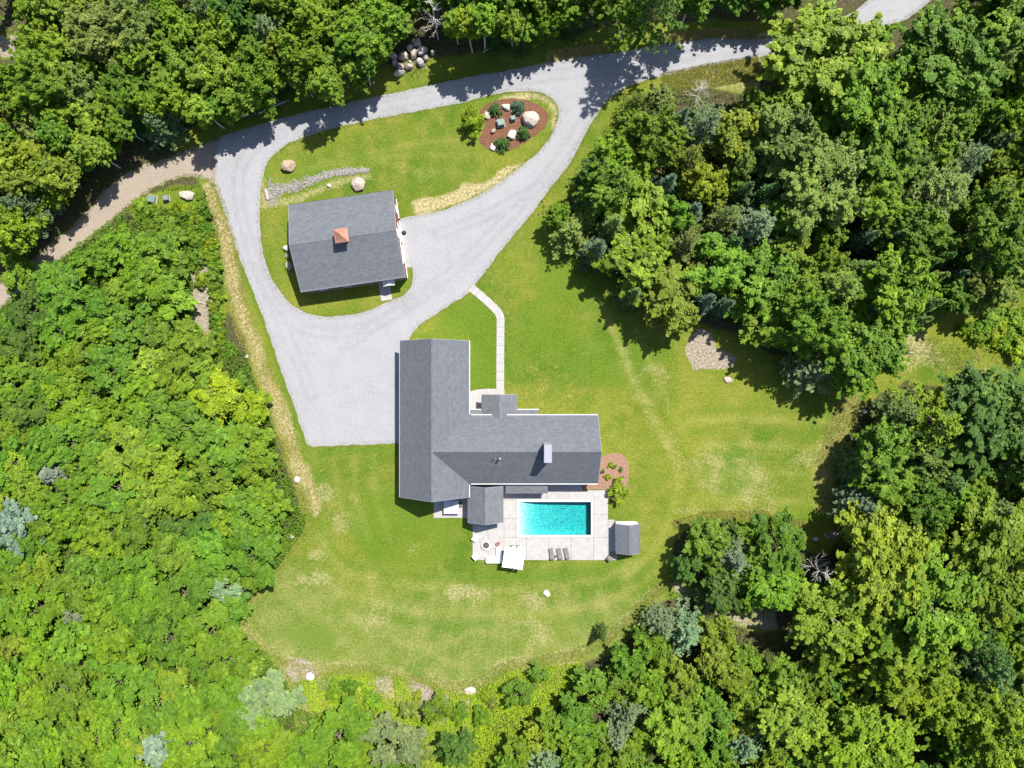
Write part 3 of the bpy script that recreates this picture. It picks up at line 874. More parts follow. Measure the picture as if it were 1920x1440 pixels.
    slope(house, 'lean_to_roof', (X0, Yf, e), (1, 0, 0), X1 - X0, (0, Yb - Yf, 0.5), math.hypot(Yb - Yf, 0.5), MAT['shingle_light'])
    for x in (X0 + 0.3, (X0 + X1) / 2, X1 - 0.3):
        MB().box((x, Yf + 0.2, e / 2 - 0.1), (0.15, 0.15, e - 0.2)).build('post', MAT['white_trim'], house)
    # windows and doors
    I = Matrix.Identity(4)
    oh = 0.4
    Mw_ = face(I, xw + oh, (yn + ys) / 2, -math.pi / 2)
    for k in range(3):
        MB(Mw_).box((-8.0 + k * 3.6, -0.03, 1.35), (2.9, 0.07, 2.5)).build('garage_door', MAT['white_trim'], house)
    for x in (3.5, 6.5, 9.5): window(house, Mw_, x, 1.7, 1.1, 1.5)
    Mn = face(I, (xw + xe) / 2, yn - 0.35, math.pi)
    for x in (-2.4, 2.4): window(house, Mn, x, 1.8, 1.2, 1.6)
    window(house, Mn, 0, 5.4, 1.4, 1.6)
    Ms = face(I, (xw + xe) / 2, ys + 0.35, 0)
    for x in (-2.6, 0): window(house, Ms, x, 1.8, 1.2, 1.6)
    window(house, Ms, 0, 5.4, 1.4, 1.6)
    door(house, Ms, 3.0, 1.0, 2.1)
    Mnw = face(I, 0, wyn - oh, math.pi)
    for x in (-12.5, -9.0, -6.2): window(house, Mnw, x, 1.8, 1.2, 1.6)
    door(house, Mnw, 2.2, 1.1, 2.15, 'cedar')
    Msw = face(I, 0, wys + oh, 0)
    for x in (2.2, 8.2, 11.5): window(house, Msw, x, 1.5, 1.6, 2.0)
    door(house, Msw, 5.0, 1.8, 2.1, 'glass_dark')
    Me = face(I, wx1 - 0.35, (wyn + wys) / 2, math.pi / 2)
    for x in (-2.8, 2.8): window(house, Me, x, 1.8, 1.2, 1.6)
    window(house, Me, 0, 5.4, 1.4, 1.6)
    Men = face(I, xe - oh, yn - 6, math.pi / 2)
    for x in (-3.5, 0, 3.5): window(house, Men, x, 1.8, 1.1, 1.5)
build_house()

GAR_ROT = math.radians(8.15)
gx, gy = (660.8 - 960) / PXM, (720 - 461.3) / PXM
GM = Matrix.Translation((gx, gy, 0)) @ Matrix.Rotation(GAR_ROT, 4, 'Z')
def build_garage():
    g = tag(empty('garage', (gx, gy, 0), GAR_ROT), 'detached garage with dark grey gable roof and copper cupola', 'garage')
    L, Wd, E, H = 17.3, 14.5, 4.0, 7.0
    gable_block(g, GM, L, Wd, E, H, MAT['cedar'], oh=0.35, rake=0.12, gutters=False, rake_mat='zinc')
    for sg in (1,):
        MB(GM).box((0, Wd / 2 + 0.05, E - 0.06), (L, 0.08, 0.1)).build('drip_edge', MAT['black_metal'], g)
    # pale saw-tooth snow guard along the south eave
    n = 46
    for i in range(n):
        x = -L / 2 + 0.2 + (L - 0.4) * i / (n - 1)
        s = (H - E) / (Wd / 2)
        MB(GM).add([(x - 0.11, -Wd / 2 - 0.02, E + 0.03), (x + 0.11, -Wd / 2 - 0.02, E + 0.03), (x, -Wd / 2 + 0.3, E + 0.3 * s + 0.04), (x, -Wd / 2 - 0.02, E + 0.15)],
                   [(0, 1, 3), (1, 2, 3), (2, 0, 3), (0, 2, 1)]).build('snow_guard', MAT['zinc'], g)
    # east gable: three white doors between cedar
    Me = face(GM, L / 2 - 0.12, 0, math.pi / 2)
    for x in (-3.0, 0.4):
        d = MB(Me).box((x, -0.03, 1.45), (2.9, 0.07, 2.7)).build('garage_door', MAT['white_trim'], g)
        for k in range(3):
            MB(Me).box((x, -0.07, 0.55 + 0.68 * k), (2.7, 0.02, 0.5)).build('door_panel', MAT['white_trim'], d)
    MB(Me).box((-1.3, -0.05, 2.95), (7.0, 0.1, 0.22)).build('door_trim', MAT['white_trim'], g)
    MB(Me).box((0, -0.05, 0.22), (13.5, 0.1, 0.3)).build('base_trim', MAT['white_trim'], g)
    window(g, Me, 4.6, 1.8, 1.1, 1.4)
    window(g, Me, 0, 4.9, 1.2, 1.2)
    Mw = face(GM, -L / 2 + 0.12, 0, -math.pi / 2)
    for x in (-3.5, 3.5): window(g, Mw, x, 1.9, 1.1, 1.4)
    Ms = face(GM, 0, -Wd / 2 + 0.35, 0)
    for x in (-5.5, -1.5): window(g, Ms, x, 1.9, 1.1, 1.4)
    door(g, Ms, 5.6, 1.0, 2.1)
    # small gabled hood over the side door
    for sg in (-1, 1):
        vs = [(5.6 + sg * 1.0, -Wd / 2 - 0.75, 2.45), (5.6, -Wd / 2 - 0.75, 3.0), (5.6, -Wd / 2 + 0.35, 3.0), (5.6 + sg * 1.0, -Wd / 2 + 0.35, 2.45)]
        vs += [(a, b, c - 0.1) for a, b, c in vs]
        MB(GM).add(vs, [(0, 1, 2, 3), (7, 6, 5, 4), (0, 4, 5, 1), (1, 5, 6, 2), (2, 6, 7, 3), (3, 7, 4, 0)]).build('hood', MAT['white_trim'], g)
    # cupola
    c0 = GM @ Vector((0.1, 0, 0))
    cm = GM @ Matrix.Translation((0.1, 0, 0))
    cu = MB(cm).box((0, 0, 7.2), (1.5, 1.5, 1.5)).build('cupola', MAT['dark_louver'], g)
    for k in range(4):
        R = cm @ Matrix.Rotation(k * math.pi / 2, 4, 'Z')
        MB(R).box((0.62, -0.62, 7.95), (0.16, 0.16, 1.0)).build('corner_board', MAT['cedar'], cu)
    MB(cm).box((0, 0, 8.0), (1.35, 1.35, 0.9)).build('louver', MAT['dark_louver'], cu)
    prof = [(1.12, 8.45), (1.0, 8.58), (0.72, 8.85), (0.42, 9.2), (0.12, 9.6), (0.03, 9.7)]
    vs, fs = [], []
    for r, z in prof:
        vs += [(-r, -r, z), (r, -r, z), (r, r, z), (-r, r, z)]
    for i in range(len(prof) - 1):
        for k in range(4): fs.append((i * 4 + k, i * 4 + (k + 1) % 4, i * 4 + 4 + (k + 1) % 4, i * 4 + 4 + k))
    fs += [(3, 2, 1, 0), (20, 21, 22, 23)]
    MB(cm).add(vs, fs).build('copper_roof', MAT['copper'], cu)
    MB(cm).lathe((0, 0, 9.68), [(0.03, 0), (0.09, 0.08), (0.03, 0.18), (0.01, 0.4)], 8).build('finial', MAT['copper'], cu)
    # gooseneck lamp with a round black shade on the drive side
    la = empty('gooseneck_lamp', GM @ Vector((L / 2 - 0.1, -0.1, 4.4)), GAR_ROT)
    tag(la, 'round black gooseneck barn lamp on the garage gable above the drive', 'lamp')
    MB(GM).tube([(L / 2 - 0.12, 0, 4.3), (L / 2 + 0.2, 0, 4.75), (L / 2 + 0.65, 0, 4.8), (L / 2 + 0.85, 0, 4.45)], 0.03, 6).build('arm', MAT['black_metal'], la)
    MB(GM).lathe((L / 2 + 0.85, 0, 4.1), [(0.4, 0), (0.39, 0.06), (0.3, 0.2), (0.16, 0.31), (0.06, 0.4)], 16).build('shade', MAT['black_metal'], la, True)
    lb = empty('gooseneck_lamp', GM @ Vector((L / 2 - 0.1, 2.6, 3.2)), GAR_ROT)
    tag(lb, 'small black wall lamp at the north corner of the garage doors', 'lamp')
    MB(GM).tube([(L / 2 - 0.12, 2.6, 3.2), (L / 2 + 0.15, 2.6, 3.35), (L / 2 + 0.3, 2.6, 3.2)], 0.025, 6).build('arm', MAT['black_metal'], lb)
    MB(GM).lathe((L / 2 + 0.3, 2.6, 3.0), [(0.19, 0), (0.17, 0.08), (0.06, 0.2)], 12).build('shade', MAT['black_metal'], lb, True)
    ap = MB(GM).box((L / 2 + 0.35, -1.2, 0.02), (0.75, 7.6, 0.09)).build('garage_apron', MAT['apron'])
    tag(ap, 'narrow concrete apron in front of the garage doors', kind='structure')
build_garage()

def build_shed():
    e, h = 2.5, 3.75
    f = (1 - e / CAM_H) / PXM
    X0, X1 = (1155 - 960) * f, (1200 - 960) * f
    Y0, Y1 = (720 - 1037) * f, (720 - 983) * f
    M = Matrix.Translation(((X0 + X1) / 2, (Y0 + Y1) / 2, 0)) @ Matrix.Rotation(math.pi / 2, 4, 'Z')
    s = tag(empty('pool_shed', ((X0 + X1) / 2, (Y0 + Y1) / 2, 0)), 'small white pool shed with grey gable roof at the patio end', 'shed')
    gable_block(s, M, Y1 - Y0, X1 - X0, e, h, MAT['white_siding'], oh=0.2, rake=-0.02, gutters=False, rake_mat='zinc')
    Mn = face(Matrix.Identity(4), (X0 + X1) / 2, Y1 + 0.02, math.pi)
    window(s, Mn, 0, 1.6, 0.9, 1.0)
    Mw = face(Matrix.Identity(4), X0 + 0.2, (Y0 + Y1) / 2, -math.pi / 2)
    door(s, Mw, 0, 1.6, 2.05)
build_shed()

# ------------------------------------------------------------------ pool
def build_pool():
    x0, y0 = W2(973, 1003); x1, y1 = W2(1108, 941)
    p = tag(empty('swimming_pool', ((x0 + x1) / 2, (y0 + y1) / 2, 0)), 'rectangular turquoise swimming pool with white coping', 'pool')
    # basin: beach entry on the west sloping to the deep floor
    prof = [(x0, -0.10), (x0 + 0.5, -0.22), (x0 + 1.3, -0.55), (x0 + 2.4, -1.05), (x0 + 3.6, -1.35), (x1 - 3.0, -1.7), (x1 - 0.01, -1.75)]
    mb = MB()
    vs, fs = [], []
    for x, z in prof: vs += [(x, y0, z), (x, y1, z), (x, y0, 0.07), (x, y1, 0.07)]
    for i in range(len(prof) - 1):
        a, b = i * 4, i * 4 + 4
        fs += [(a, b, b + 1, a + 1), (a, a + 2, b + 2, b), (a + 1, b + 1, b + 3, a + 3)]
    m = (len(prof) - 1) * 4
    fs += [(m, m + 2, m + 3, m + 1), (0, 1, 3, 2)]
    mb.add(vs, fs).build('basin', MAT['plaster_caustics'], p)
    zl = -0.06
    mb = MB()
    g = 0.004
    pr = [(x0 + g, -0.062)] + [(max(x0 + g, min(x, x1 - g)), z + g) for x, z in prof]
    pr[0] = (x0 + g, pr[1][1])
    pr = pr[1:]
    vs = []
    for x, z in pr: vs += [(x, y0 + g, z), (x, y1 - g, z), (x, y0 + g, zl), (x, y1 - g, zl)]
    fs = []
    for i in range(len(pr) - 1):
        a, b = i * 4, i * 4 + 4
        fs += [(a + 1, b + 1, b, a), (a + 2, b + 2, b + 3, a + 3), (a, b, b + 2, a + 2), (a + 3, b + 3, b + 1, a + 1)]
    m = (len(pr) - 1) * 4
    fs += [(m, m + 1, m + 3, m + 2), (0, 2, 3, 1)]
    mb.add(vs, fs).build('water', MAT['water'], p)
    # coping stones
    cw = 0.42
    def run(a, b, horiz, c, n):
        for i in range(n):
            s = a + (b - a) * i / n + 0.006; e = a + (b - a) * (i + 1) / n - 0.006
            ctr = ((s + e) / 2, c, 0.045) if horiz else (c, (s + e) / 2, 0.045)
            d = (e - s, cw, 0.09) if horiz else (cw, e - s, 0.09)
            MB().cbox(ctr, d, 0.015).build('coping_stone', MAT['coping'], p)
    run(x0 - cw, x1 + cw, True, y1 + cw / 2, 14); run(x0 - cw, x1 + cw, True, y0 - cw / 2, 14)
    run(y0, y1, False, x0 - cw / 2, 6); run(y0, y1, False, x1 + cw / 2, 6)
    # floor drains
    for dy in (-0.9, 1.4):
        MB().box((x0 + 7.5, (y0 + y1) / 2 + dy, -1.52), (0.9, 0.12, 0.03)).build('drain', MAT['utility_grey'], p)
build_pool()

# ------------------------------------------------------------------ patio furniture
PZ = 0.06
def rotm(px, py, rz, z=PZ):
    x, y = W2(px, py)
    return (x, y, z), Matrix.Translation((x, y, z)) @ Matrix.Rotation(rz, 4, 'Z')

def build_umbrella():
    x, y = W2(963, 1047, 2.7)
    rz = math.radians(-8)
    M = Matrix.Translation((x, y, 0)) @ Matrix.Rotation(rz, 4, 'Z')
    u = tag(empty('patio_umbrella', (x + 0.4, y - 2.1, 0), rz), 'square white cantilever umbrella over the patio edge', 'umbrella')
    s = 1.72
    vs = [(0, 0, 3.05)]
    ring = []
    for r, z in ((0.5, 2.86), (1.0, 2.62)):
        for k in range(8):
            cx, cy = [(-1, -1), (0, -1), (1, -1), (1, 0), (1, 1), (0, 1), (-1, 1), (-1, 0)][k]
            sag = -0.03 if k % 2 else 0.0
            q = 0.985 if k % 2 else 1.0
            vs.append((cx * s * r * q, cy * s * r * q, z + (sag if r == 1 else 0)))
    fs = [(0, 1 + k, 1 + (k + 1) % 8) for k in range(8)]
    for k in range(8): fs.append((1 + k, 9 + k, 9 + (k + 1) % 8, 1 + (k + 1) % 8))
    n0 = len(vs)
    vs2 = vs + [(a, b, c - 0.12) for a, b, c in vs[9:17]]
    for k in range(8): fs.append((9 + k, n0 + k, n0 + (k + 1) % 8, 9 + (k + 1) % 8))
    MB(M).add(vs2, fs).build('canopy', MAT['white_fabric'], u)
    MB(M).tube([(0, 0, 3.0), (0.0, 0, 3.25)], 0.05, 8).build('hub', MAT['zinc'], u)
    MB(M).tube([(0.25, -2.15, 0.05), (0.25, -2.15, 2.4), (0.15, -1.5, 3.0), (0.0, 0, 3.3)], [0.06, 0.06, 0.05, 0.04], 8).build('mast', MAT['zinc'], u)
    MB(M).box((0.25, -2.15, 0.06), (0.8, 0.14, 0.08)).box((0.25, -2.15, 0.065), (0.14, 0.8, 0.08)).build('base', MAT['black_metal'], u)
    for k in range(4):
        a, b = [(-1, -1), (1, -1), (1, 1), (-1, 1)][k]
        MB(M).tube([(0, 0, 2.9), (a * s, b * s, 2.58)], 0.015, 4).build('rib', MAT['zinc'], u)
build_umbrella()

def lounge_chair(px, py, rz, label):
    loc, M = rotm(px, py, rz)
    c = tag(empty('lounge_chair', loc, rz), label, 'chair', 'white lounge chairs round the fire pit')
    MB(M).cbox((0, 0.02, 0.36), (0.78, 0.78, 0.18), 0.04).build('seat', MAT['white_fabric'], c)
    MB(M).box((0, -0.42, 0.58), (0.9, 0.14, 0.62), rx=0.2).build('backrest', MAT['white_fabric'], c)
    for s in (-1, 1):
        MB(M).box((s * 0.45, 0, 0.5), (0.09, 0.85, 0.07)).build('armrest', MAT['white_frame'], c)
        for t in (-0.36, 0.36): MB(M).box((s * 0.44, t, 0.24), (0.07, 0.07, 0.48)).build('leg', MAT['white_frame'], c)
lounge_chair(892, 1008.5, math.radians(-125), 'white lounge chair near the porch corner beside the fire pit')
lounge_chair(892.5, 1041, math.radians(-45), 'white lounge chair at the lower left corner of the patio')

def build_firepit():
    loc, M = rotm(911.3, 1021.5, 0)
    p = tag(empty('fire_pit', loc), 'round stone fire pit with dark grate on the patio', 'fire pit')
    for k in range(14):
        a0 = 2 * math.pi * k / 14 + 0.015; a1 = 2 * math.pi * (k + 1) / 14 - 0.015
        poly = [(0.56 * math.cos(a0), 0.56 * math.sin(a0)), (0.78 * math.cos(a0), 0.78 * math.sin(a0)), (0.78 * math.cos(a1), 0.78 * math.sin(a1)), (0.56 * math.cos(a1), 0.56 * math.sin(a1))]
        MB(M).prism(poly, 0, 0.4).build('stone', MAT['fire_ring'], p)
    MB(M).lathe((0, 0, 0.0), [(0.55, 0), (0.55, 0.3), (0.2, 0.36)], 18).build('ash_bed', MAT['ember_stone'], p)
    mb = MB(M)
    for k in range(-3, 4):
        L = math.sqrt(0.54 ** 2 - (k * 0.15) ** 2)
        mb.tube([(k * 0.15, -L, 0.41), (k * 0.15, L, 0.41)], 0.015, 5)
    mb.build('grate', MAT['black_metal'], p)
build_firepit()

def build_sofa():
    loc, M = rotm(927, 1040, 0)
    s = tag(empty('sectional_sofa', loc), 'white L-shaped outdoor sofa between fire pit and umbrella', 'sofa')
    MB(M).box((-0.1, -0.75, 0.16), (2.5, 0.9, 0.28)).box((0.75, 0.5, 0.16), (0.9, 1.6, 0.275)).build('base', MAT['white_frame'], s)
    for x in (-0.93, -0.1): MB(M).cbox((x, -0.7, 0.38), (0.8, 0.76, 0.17), 0.04).build('seat_cushion', MAT['white_fabric'], s)
    for y in (-0.5, 0.28, 0.98): MB(M).cbox((0.74, y, 0.385), (0.78, 0.66 if y > -0.4 else 0.84, 0.17), 0.04).build('seat_cushion', MAT['white_fabric'], s)
    MB(M).box((-0.1, -1.16, 0.48), (2.5, 0.14, 0.66)).build('backrest', MAT['white_frame'], s)
    MB(M).box((1.17, 0.02, 0.48), (0.14, 2.5, 0.64)).build('backrest', MAT['white_frame'], s)
    MB(M).box((-1.38, -0.75, 0.36), (0.12, 0.9, 0.5)).build('armrest', MAT['white_frame'], s)
    for x in (-0.9, -0.1): MB(M).box((x, -1.0, 0.6), (0.72, 0.16, 0.4), rx=0.15).build('back_cushion', MAT['white_fabric'], s)
build_sofa()

def planter(px, py):
    loc, M = rotm(px, py, 0)
    p = tag(empty('flower_pot', loc), 'small terracotta flower pot by the end of the white sofa', 'pot')
    MB(M).lathe((0, 0, 0), [(0.2, 0), (0.3, 0.42), (0.34, 0.42), (0.34, 0.5), (0.27, 0.5), (0.26, 0.42)], 14).build('pot', MAT['terracotta'], p)
    MB(M).lathe((0, 0, 0.4), [(0.26, 0), (0.1, 0.06)], 10).build('soil', MAT['ember_stone'], p)
planter(934, 1018.5)

def dining():
    loc, M = rotm(966, 1034, math.radians(-8))
    t = tag(empty('dining_table', loc, math.radians(-8)), 'white outdoor dining table under the square umbrella', 'table')
    MB(M).cbox((0, 0, 0.73), (1.9, 1.0, 0.06), 0.015).build('tabletop', MAT['white_frame'], t)
    for i in (-1, 1):
        for j in (-1, 1): MB(M).box((i * 0.85, j * 0.4, 0.35), (0.08, 0.08, 0.7)).build('leg', MAT['white_frame'], t)
    for k, (px, py, rz, lb) in enumerate(((962.5, 1023, 178, 'white dining chair on the pool side of the table, the left one'), (972.5, 1023.5, 170, 'white dining chair on the pool side of the table, the right one'),
                             (982, 1037, 80, 'white dining chair at the right-hand end of the table'))):
        rz = math.radians(rz)
        loc, C = rotm(px, py, rz)
        c = tag(empty('dining_chair', loc, rz), lb, 'chair', 'white chairs at the dining table')
        MB(C).cbox((0, 0, 0.44), (0.5, 0.5, 0.06), 0.02).build('seat', MAT['white_frame'], c)
        MB(C).box((0, -0.25, 0.68), (0.5, 0.05, 0.46), rx=0.12).build('backrest', MAT['taupe_sling'] if k < 2 else MAT['white_frame'], c)
        for i in (-1, 1):
            for j in (-1, 1): MB(C).box((i * 0.21, j * 0.2, 0.21), (0.04, 0.04, 0.42)).build('leg', MAT['white_frame'], c)
dining()

def sun_lounger(px, py, rz, label):
    rz = math.radians(rz)
    loc, M = rotm(px, py, rz)
    c = tag(empty('sun_lounger', loc, rz), label, 'sun lounger', 'taupe sun loungers below the pool')
    for s in (-1, 1): MB(M).tube([(s * 0.33, 0.95, 0.3), (s * 0.33, -0.35, 0.3), (s * 0.33, -0.95, 0.62)], 0.03, 6).build('side_rail', MAT['taupe_wicker'], c)
    n = 11
    for i in range(n):
        y = 0.9 - i * 1.22 / (n - 1)
        MB(M).box((0, y, 0.32), (0.64, 0.1, 0.025)).build('slat', MAT['taupe_sling'], c)
    MB(M).box((0, -0.66, 0.49), (0.64, 0.7, 0.03), rx=-0.46).build('backrest', MAT['taupe_sling'], c)
    MB(M).cbox((0, -0.86, 0.62), (0.5, 0.22, 0.1), 0.03).build('pillow', MAT['taupe_wicker'], c)
    for s in (-1, 1):
        for y in (0.85, -0.4): MB(M).box((s * 0.31, y, 0.15), (0.05, 0.05, 0.3)).build('leg', MAT['taupe_wicker'], c)
sun_lounger(1034, 1037.5, 10, 'taupe sun lounger below the pool, leftmost of three')
sun_lounger(1049, 1037, 12, 'taupe sun lounger below the pool, middle of three')
sun_lounger(1062, 1036.5, 16, 'taupe sun lounger below the pool, rightmost of three')
def side_table():
    loc, M = rotm(1042.5, 1041.5, 0.3)
    t = tag(empty('side_table', loc, 0.3), 'tiny round brown side table between the sun loungers', 'table')
    MB(M).lathe((0, 0, 0.4), [(0.22, 0), (0.23, 0.02), (0.22, 0.04)], 14).build('tabletop', MAT['taupe_wicker'], t)
    for k in range(3):
        a = k * 2.09
        MB(M).tube([(0.16 * math.cos(a), 0.16 * math.sin(a), 0.4), (0.2 * math.cos(a), 0.2 * math.sin(a), 0)], 0.015, 5).build('leg', MAT['taupe_wicker'], t)
side_table()
def deck_box():
    rz = math.radians(45)
    loc, M = rotm(1146, 1042, rz)
    t = tag(empty('deck_chair', loc, rz), 'grey deck chair standing askew below the pool shed', 'chair')
    MB(M).cbox((0, 0, 0.34), (1.45, 0.8, 0.12), 0.03).build('seat', MAT['taupe_sling'], t)
    MB(M).box((-0.8, 0, 0.55), (0.12, 0.8, 0.5), ry=-0.3).build('backrest', MAT['taupe_wicker'], t)
    for s in (-1, 1):
        MB(M).box((0, s * 0.43, 0.3), (1.5, 0.05, 0.1)).build('side_rail', MAT['black_metal'], t)
        for x in (-0.6, 0.6): MB(M).box((x, s * 0.38, 0.14), (0.06, 0.06, 0.28)).build('leg', MAT['black_metal'], t)
deck_box()
def hot_tub():
    loc, M = rotm(847, 949, 0.0)
    t = tag(empty('hot_tub', loc), 'covered grey hot tub behind the house wing', 'hot tub')
    MB(M).cbox((0, 0, 0.42), (2.5, 2.2, 0.84), 0.05).build('cabinet', MAT['tub_shell'], t)
    for s in (-1, 1): MB(M).cbox((s * 0.65, 0, 0.93), (1.28, 2.3, 0.14), 0.04).build('cover', MAT['tub_cover'], t)
    MB(M).box((1.55, 0.3, 0.15), (0.45, 0.8, 0.3)).build('step', MAT['taupe_wicker'], t)
hot_tub()

# utility boxes
def util_box(px, py, w_, d_, h_, rz, mat, label):
    rz = math.radians(rz)
    loc, M = rotm(px, py, rz, 0.03)
    t = tag(empty('utility_box', loc, rz), label, 'utility box')
    MB(M).box((0, 0, 0.05), (w_ * 1.25, d_ * 1.25, 0.1)).build('pad', MAT['concrete'], t)
    MB(M).box((0, 0, 0.1 + h_ * 0.4), (w_, d_, h_ * 0.8)).build('cabinet', MAT[mat], t)
    MB(M).cbox((0, -0.03 * d_, 0.1 + h_ * 0.88), (w_ * 1.06, d_ * 1.04, h_ * 0.2), h_ * 0.1).build('lid', MAT[mat], t)
util_box(939, 232, 1.15, 1.1, 0.9, 12, 'utility_green', 'larger green utility box in the middle of the mulch bed')
util_box(962, 223.5, 0.75, 0.7, 0.75, 12, 'utility_green', 'smaller green utility box beside the biggest boulder in the mulch bed')
util_box(286.5, 374, 1.3, 1.1, 0.6, -10, 'utility_green', 'pale green utility box in the brush by the dirt track')
util_box(314, 373, 0.8, 0.75, 0.8, 8, 'utility_grey', 'small blue-grey utility box beside the white oblong boulder')
def riser():
    loc, M = rotm(539.5, 480.5, 0, 0)
    t = tag(empty('septic_lid', loc), 'round green tank lid between two boulders at the garage end', 'lid')
    MB(M).lathe((0, 0, 0), [(0.36, 0), (0.36, 0.22), (0.4, 0.22), (0.4, 0.28), (0.2, 0.34)], 16).build('lid', MAT['utility_green'], t)
riser()

# ------------------------------------------------------------------ boulders
def rock_mesh(seed, sub=3):
    rnd = random.Random(seed)
    bm = bmesh.new()
    bmesh.ops.create_icosphere(bm, subdivisions=sub, radius=1)
    planes = []
    for _ in range(15):
        v = Vector((rnd.gauss(0, 1), rnd.gauss(0, 1), rnd.gauss(0, 1))).normalized()
        planes.append((v, rnd.uniform(0.72, 0.98)))
    for v in bm.verts:
        d = v.co.normalized()
        r = 1.08
        for n, k in planes:
            q = d.dot(n)
            if q > 0.05: r = min(r, k / q)
        v.co = d * (r + rnd.uniform(-0.02, 0.02))
    me = bpy.data.meshes.new('boulder')
    bm.to_mesh(me); bm.free()
    me.materials.append(MAT['rock'])
    return me
ROCKS = [rock_mesh(100 + i) for i in range(10)]
def boulder(px, py, dx, dy, h, rz, color, label, seed=0, group=None, z=0.0, name='boulder'):
    o = bpy.data.objects.new(name, ROCKS[seed % len(ROCKS)])
    x, y = W2(px, py, h * 0.5)
    o.location = (x, y, z + h * 0.28)
    o.scale = (dx / 2 / PXM, dy / 2 / PXM, h * 0.72)
    o.rotation_euler = (0, 0, math.radians(rz))
    o.color = (*color, 1)
    COL.objects.link(o)
    return tag(o, label, 'boulder', group)
PALE, PINK, TAN, GREY, WHITE = (0.40, 0.36, 0.315), (0.36, 0.305, 0.27), (0.30, 0.24, 0.18), (0.25, 0.235, 0.22), (0.46, 0.445, 0.42)
B = boulder
B(994, 222, 33, 31, 1.5, 30, PALE, 'largest pale boulder at the wide end of the mulch bed', 0)
B(949, 200, 19, 14, 0.8, -10, WHITE, 'white oval boulder between two dwarf spruces at the top of the mulch bed', 1)
B(913, 216, 13, 15, 0.6, 20, PALE, 'pale boulder at the left tip of the mulch bed by the yellow bush', 2)
B(959.5, 252, 21, 18, 1.0, 15, WHITE, 'bright white boulder between the two lower dwarf spruces', 3)
B(924, 277, 12, 11, 0.5, 0, WHITE, 'small white rock at the bottom left edge of the mulch bed', 4)
B(925, 245, 11, 8, 0.75, 30, PINK, 'small upright pinkish rock in the left half of the mulch bed', 5)
B(922, 271, 5, 4, 0.25, 30, WHITE, 'tiny white stone above the small white rock in the mulch bed', 6)
B(539.5, 310, 27, 23, 1.3, 10, TAN, 'rounded brown boulder on the island lawn near the drive bend', 6)
B(671, 346, 27, 29, 1.1, 70, PINK, 'pink wedge-shaped boulder above the garage roof', 7)
B(617, 348, 10, 8, 0.4, 0, WHITE, 'small white rock between the stone swale and garage', 8)
B(500, 365, 8, 24, 0.4, 14, PINK, 'long flat pinkish stone at the end of the stone swale', 9)
B(535.5, 465, 12, 13, 0.8, 0, WHITE, 'white round boulder at the left end of the garage', 1)
B(541, 498, 12, 17, 0.8, 10, PALE, 'cream boulder below the green lid at the garage end', 2)
B(350, 365.5, 33, 19, 0.9, 0, PALE, 'long white oblong boulder near the dirt track', 4)
B(1365, 712, 20, 12, 0.4, -30, PINK, 'flat pink boulder alone on the right lawn', 3)
B(1025, 1113, 14, 13, 0.35, 0, WHITE, 'lone white stone on the lawn below the sun loungers', 8)
B(580, 1270, 17, 16, 0.9, 0, WHITE, 'white boulder at the bare lower left corner of the lawn', 0)
B(545, 1007, 13, 10, 0.5, 0, WHITE, 'white stone at the left lawn edge by the thicket', 5)
B(557, 899, 12, 12, 0.5, 0, WHITE, 'white stone at the end of the dry grass strip', 6)
B(461, 668, 8, 8, 0.4, 0, WHITE, 'small white stone on the dry grass strip left of the drive', 7)
B(881, 1296, 24, 16, 0.5, 10, PALE, 'pale ledge at the bottom edge of the lawn', 9)
B(1622, 772, 10, 8, 0.6, 0, WHITE, 'small white rock in the gap between the right-hand woods', 2)
B(1530, 1012, 12, 9, 0.5, 0, PALE, 'pale rock by the right lawn corner track', 1)
B(985, 64, 12, 22, 1.5, 10, GREY, 'grey upright rock at the foot of the roadside trees', 3)
rk = random.Random(3)
PILE = ('big pinkish boulder at the heart', 'big pale boulder right of the pinkish one', 'middling boulder at the upper middle', 'topmost large grey boulder', 'tall boulder at the upper right',
        'small boulder at the far left', 'boulder at the lower left', 'boulder at the bottom middle', 'smallest boulder, wedged in the middle', 'boulder at the lower right', 'boulder at the upper left',
        'stray little boulder right of the others', 'long boulder lowest by the road', 'small boulder on the right flank')
for i, (x, y, a, b) in enumerate(((756, 104, 17, 20), (775, 100, 20, 16), (769, 90, 14, 13), (781, 80, 20, 16), (790, 94, 18, 22), (740, 117, 11, 11), (750, 126, 18, 14), (765, 124, 18, 11), (769, 117, 10, 9),
                                  (788, 116, 17, 14), (738, 104, 15, 12), (811, 98, 9, 9), (748, 136, 22, 10), (798, 108, 12, 10))):
    B(x, y, a, b, rk.uniform(0.8, 1.5), rk.uniform(0, 180), rk.choice((PINK, (0.42, 0.38, 0.36), PALE, (0.45, 0.42, 0.40))), PILE[i] + ' in the roadside rock pile', i, 'boulders in the roadside rock pile')

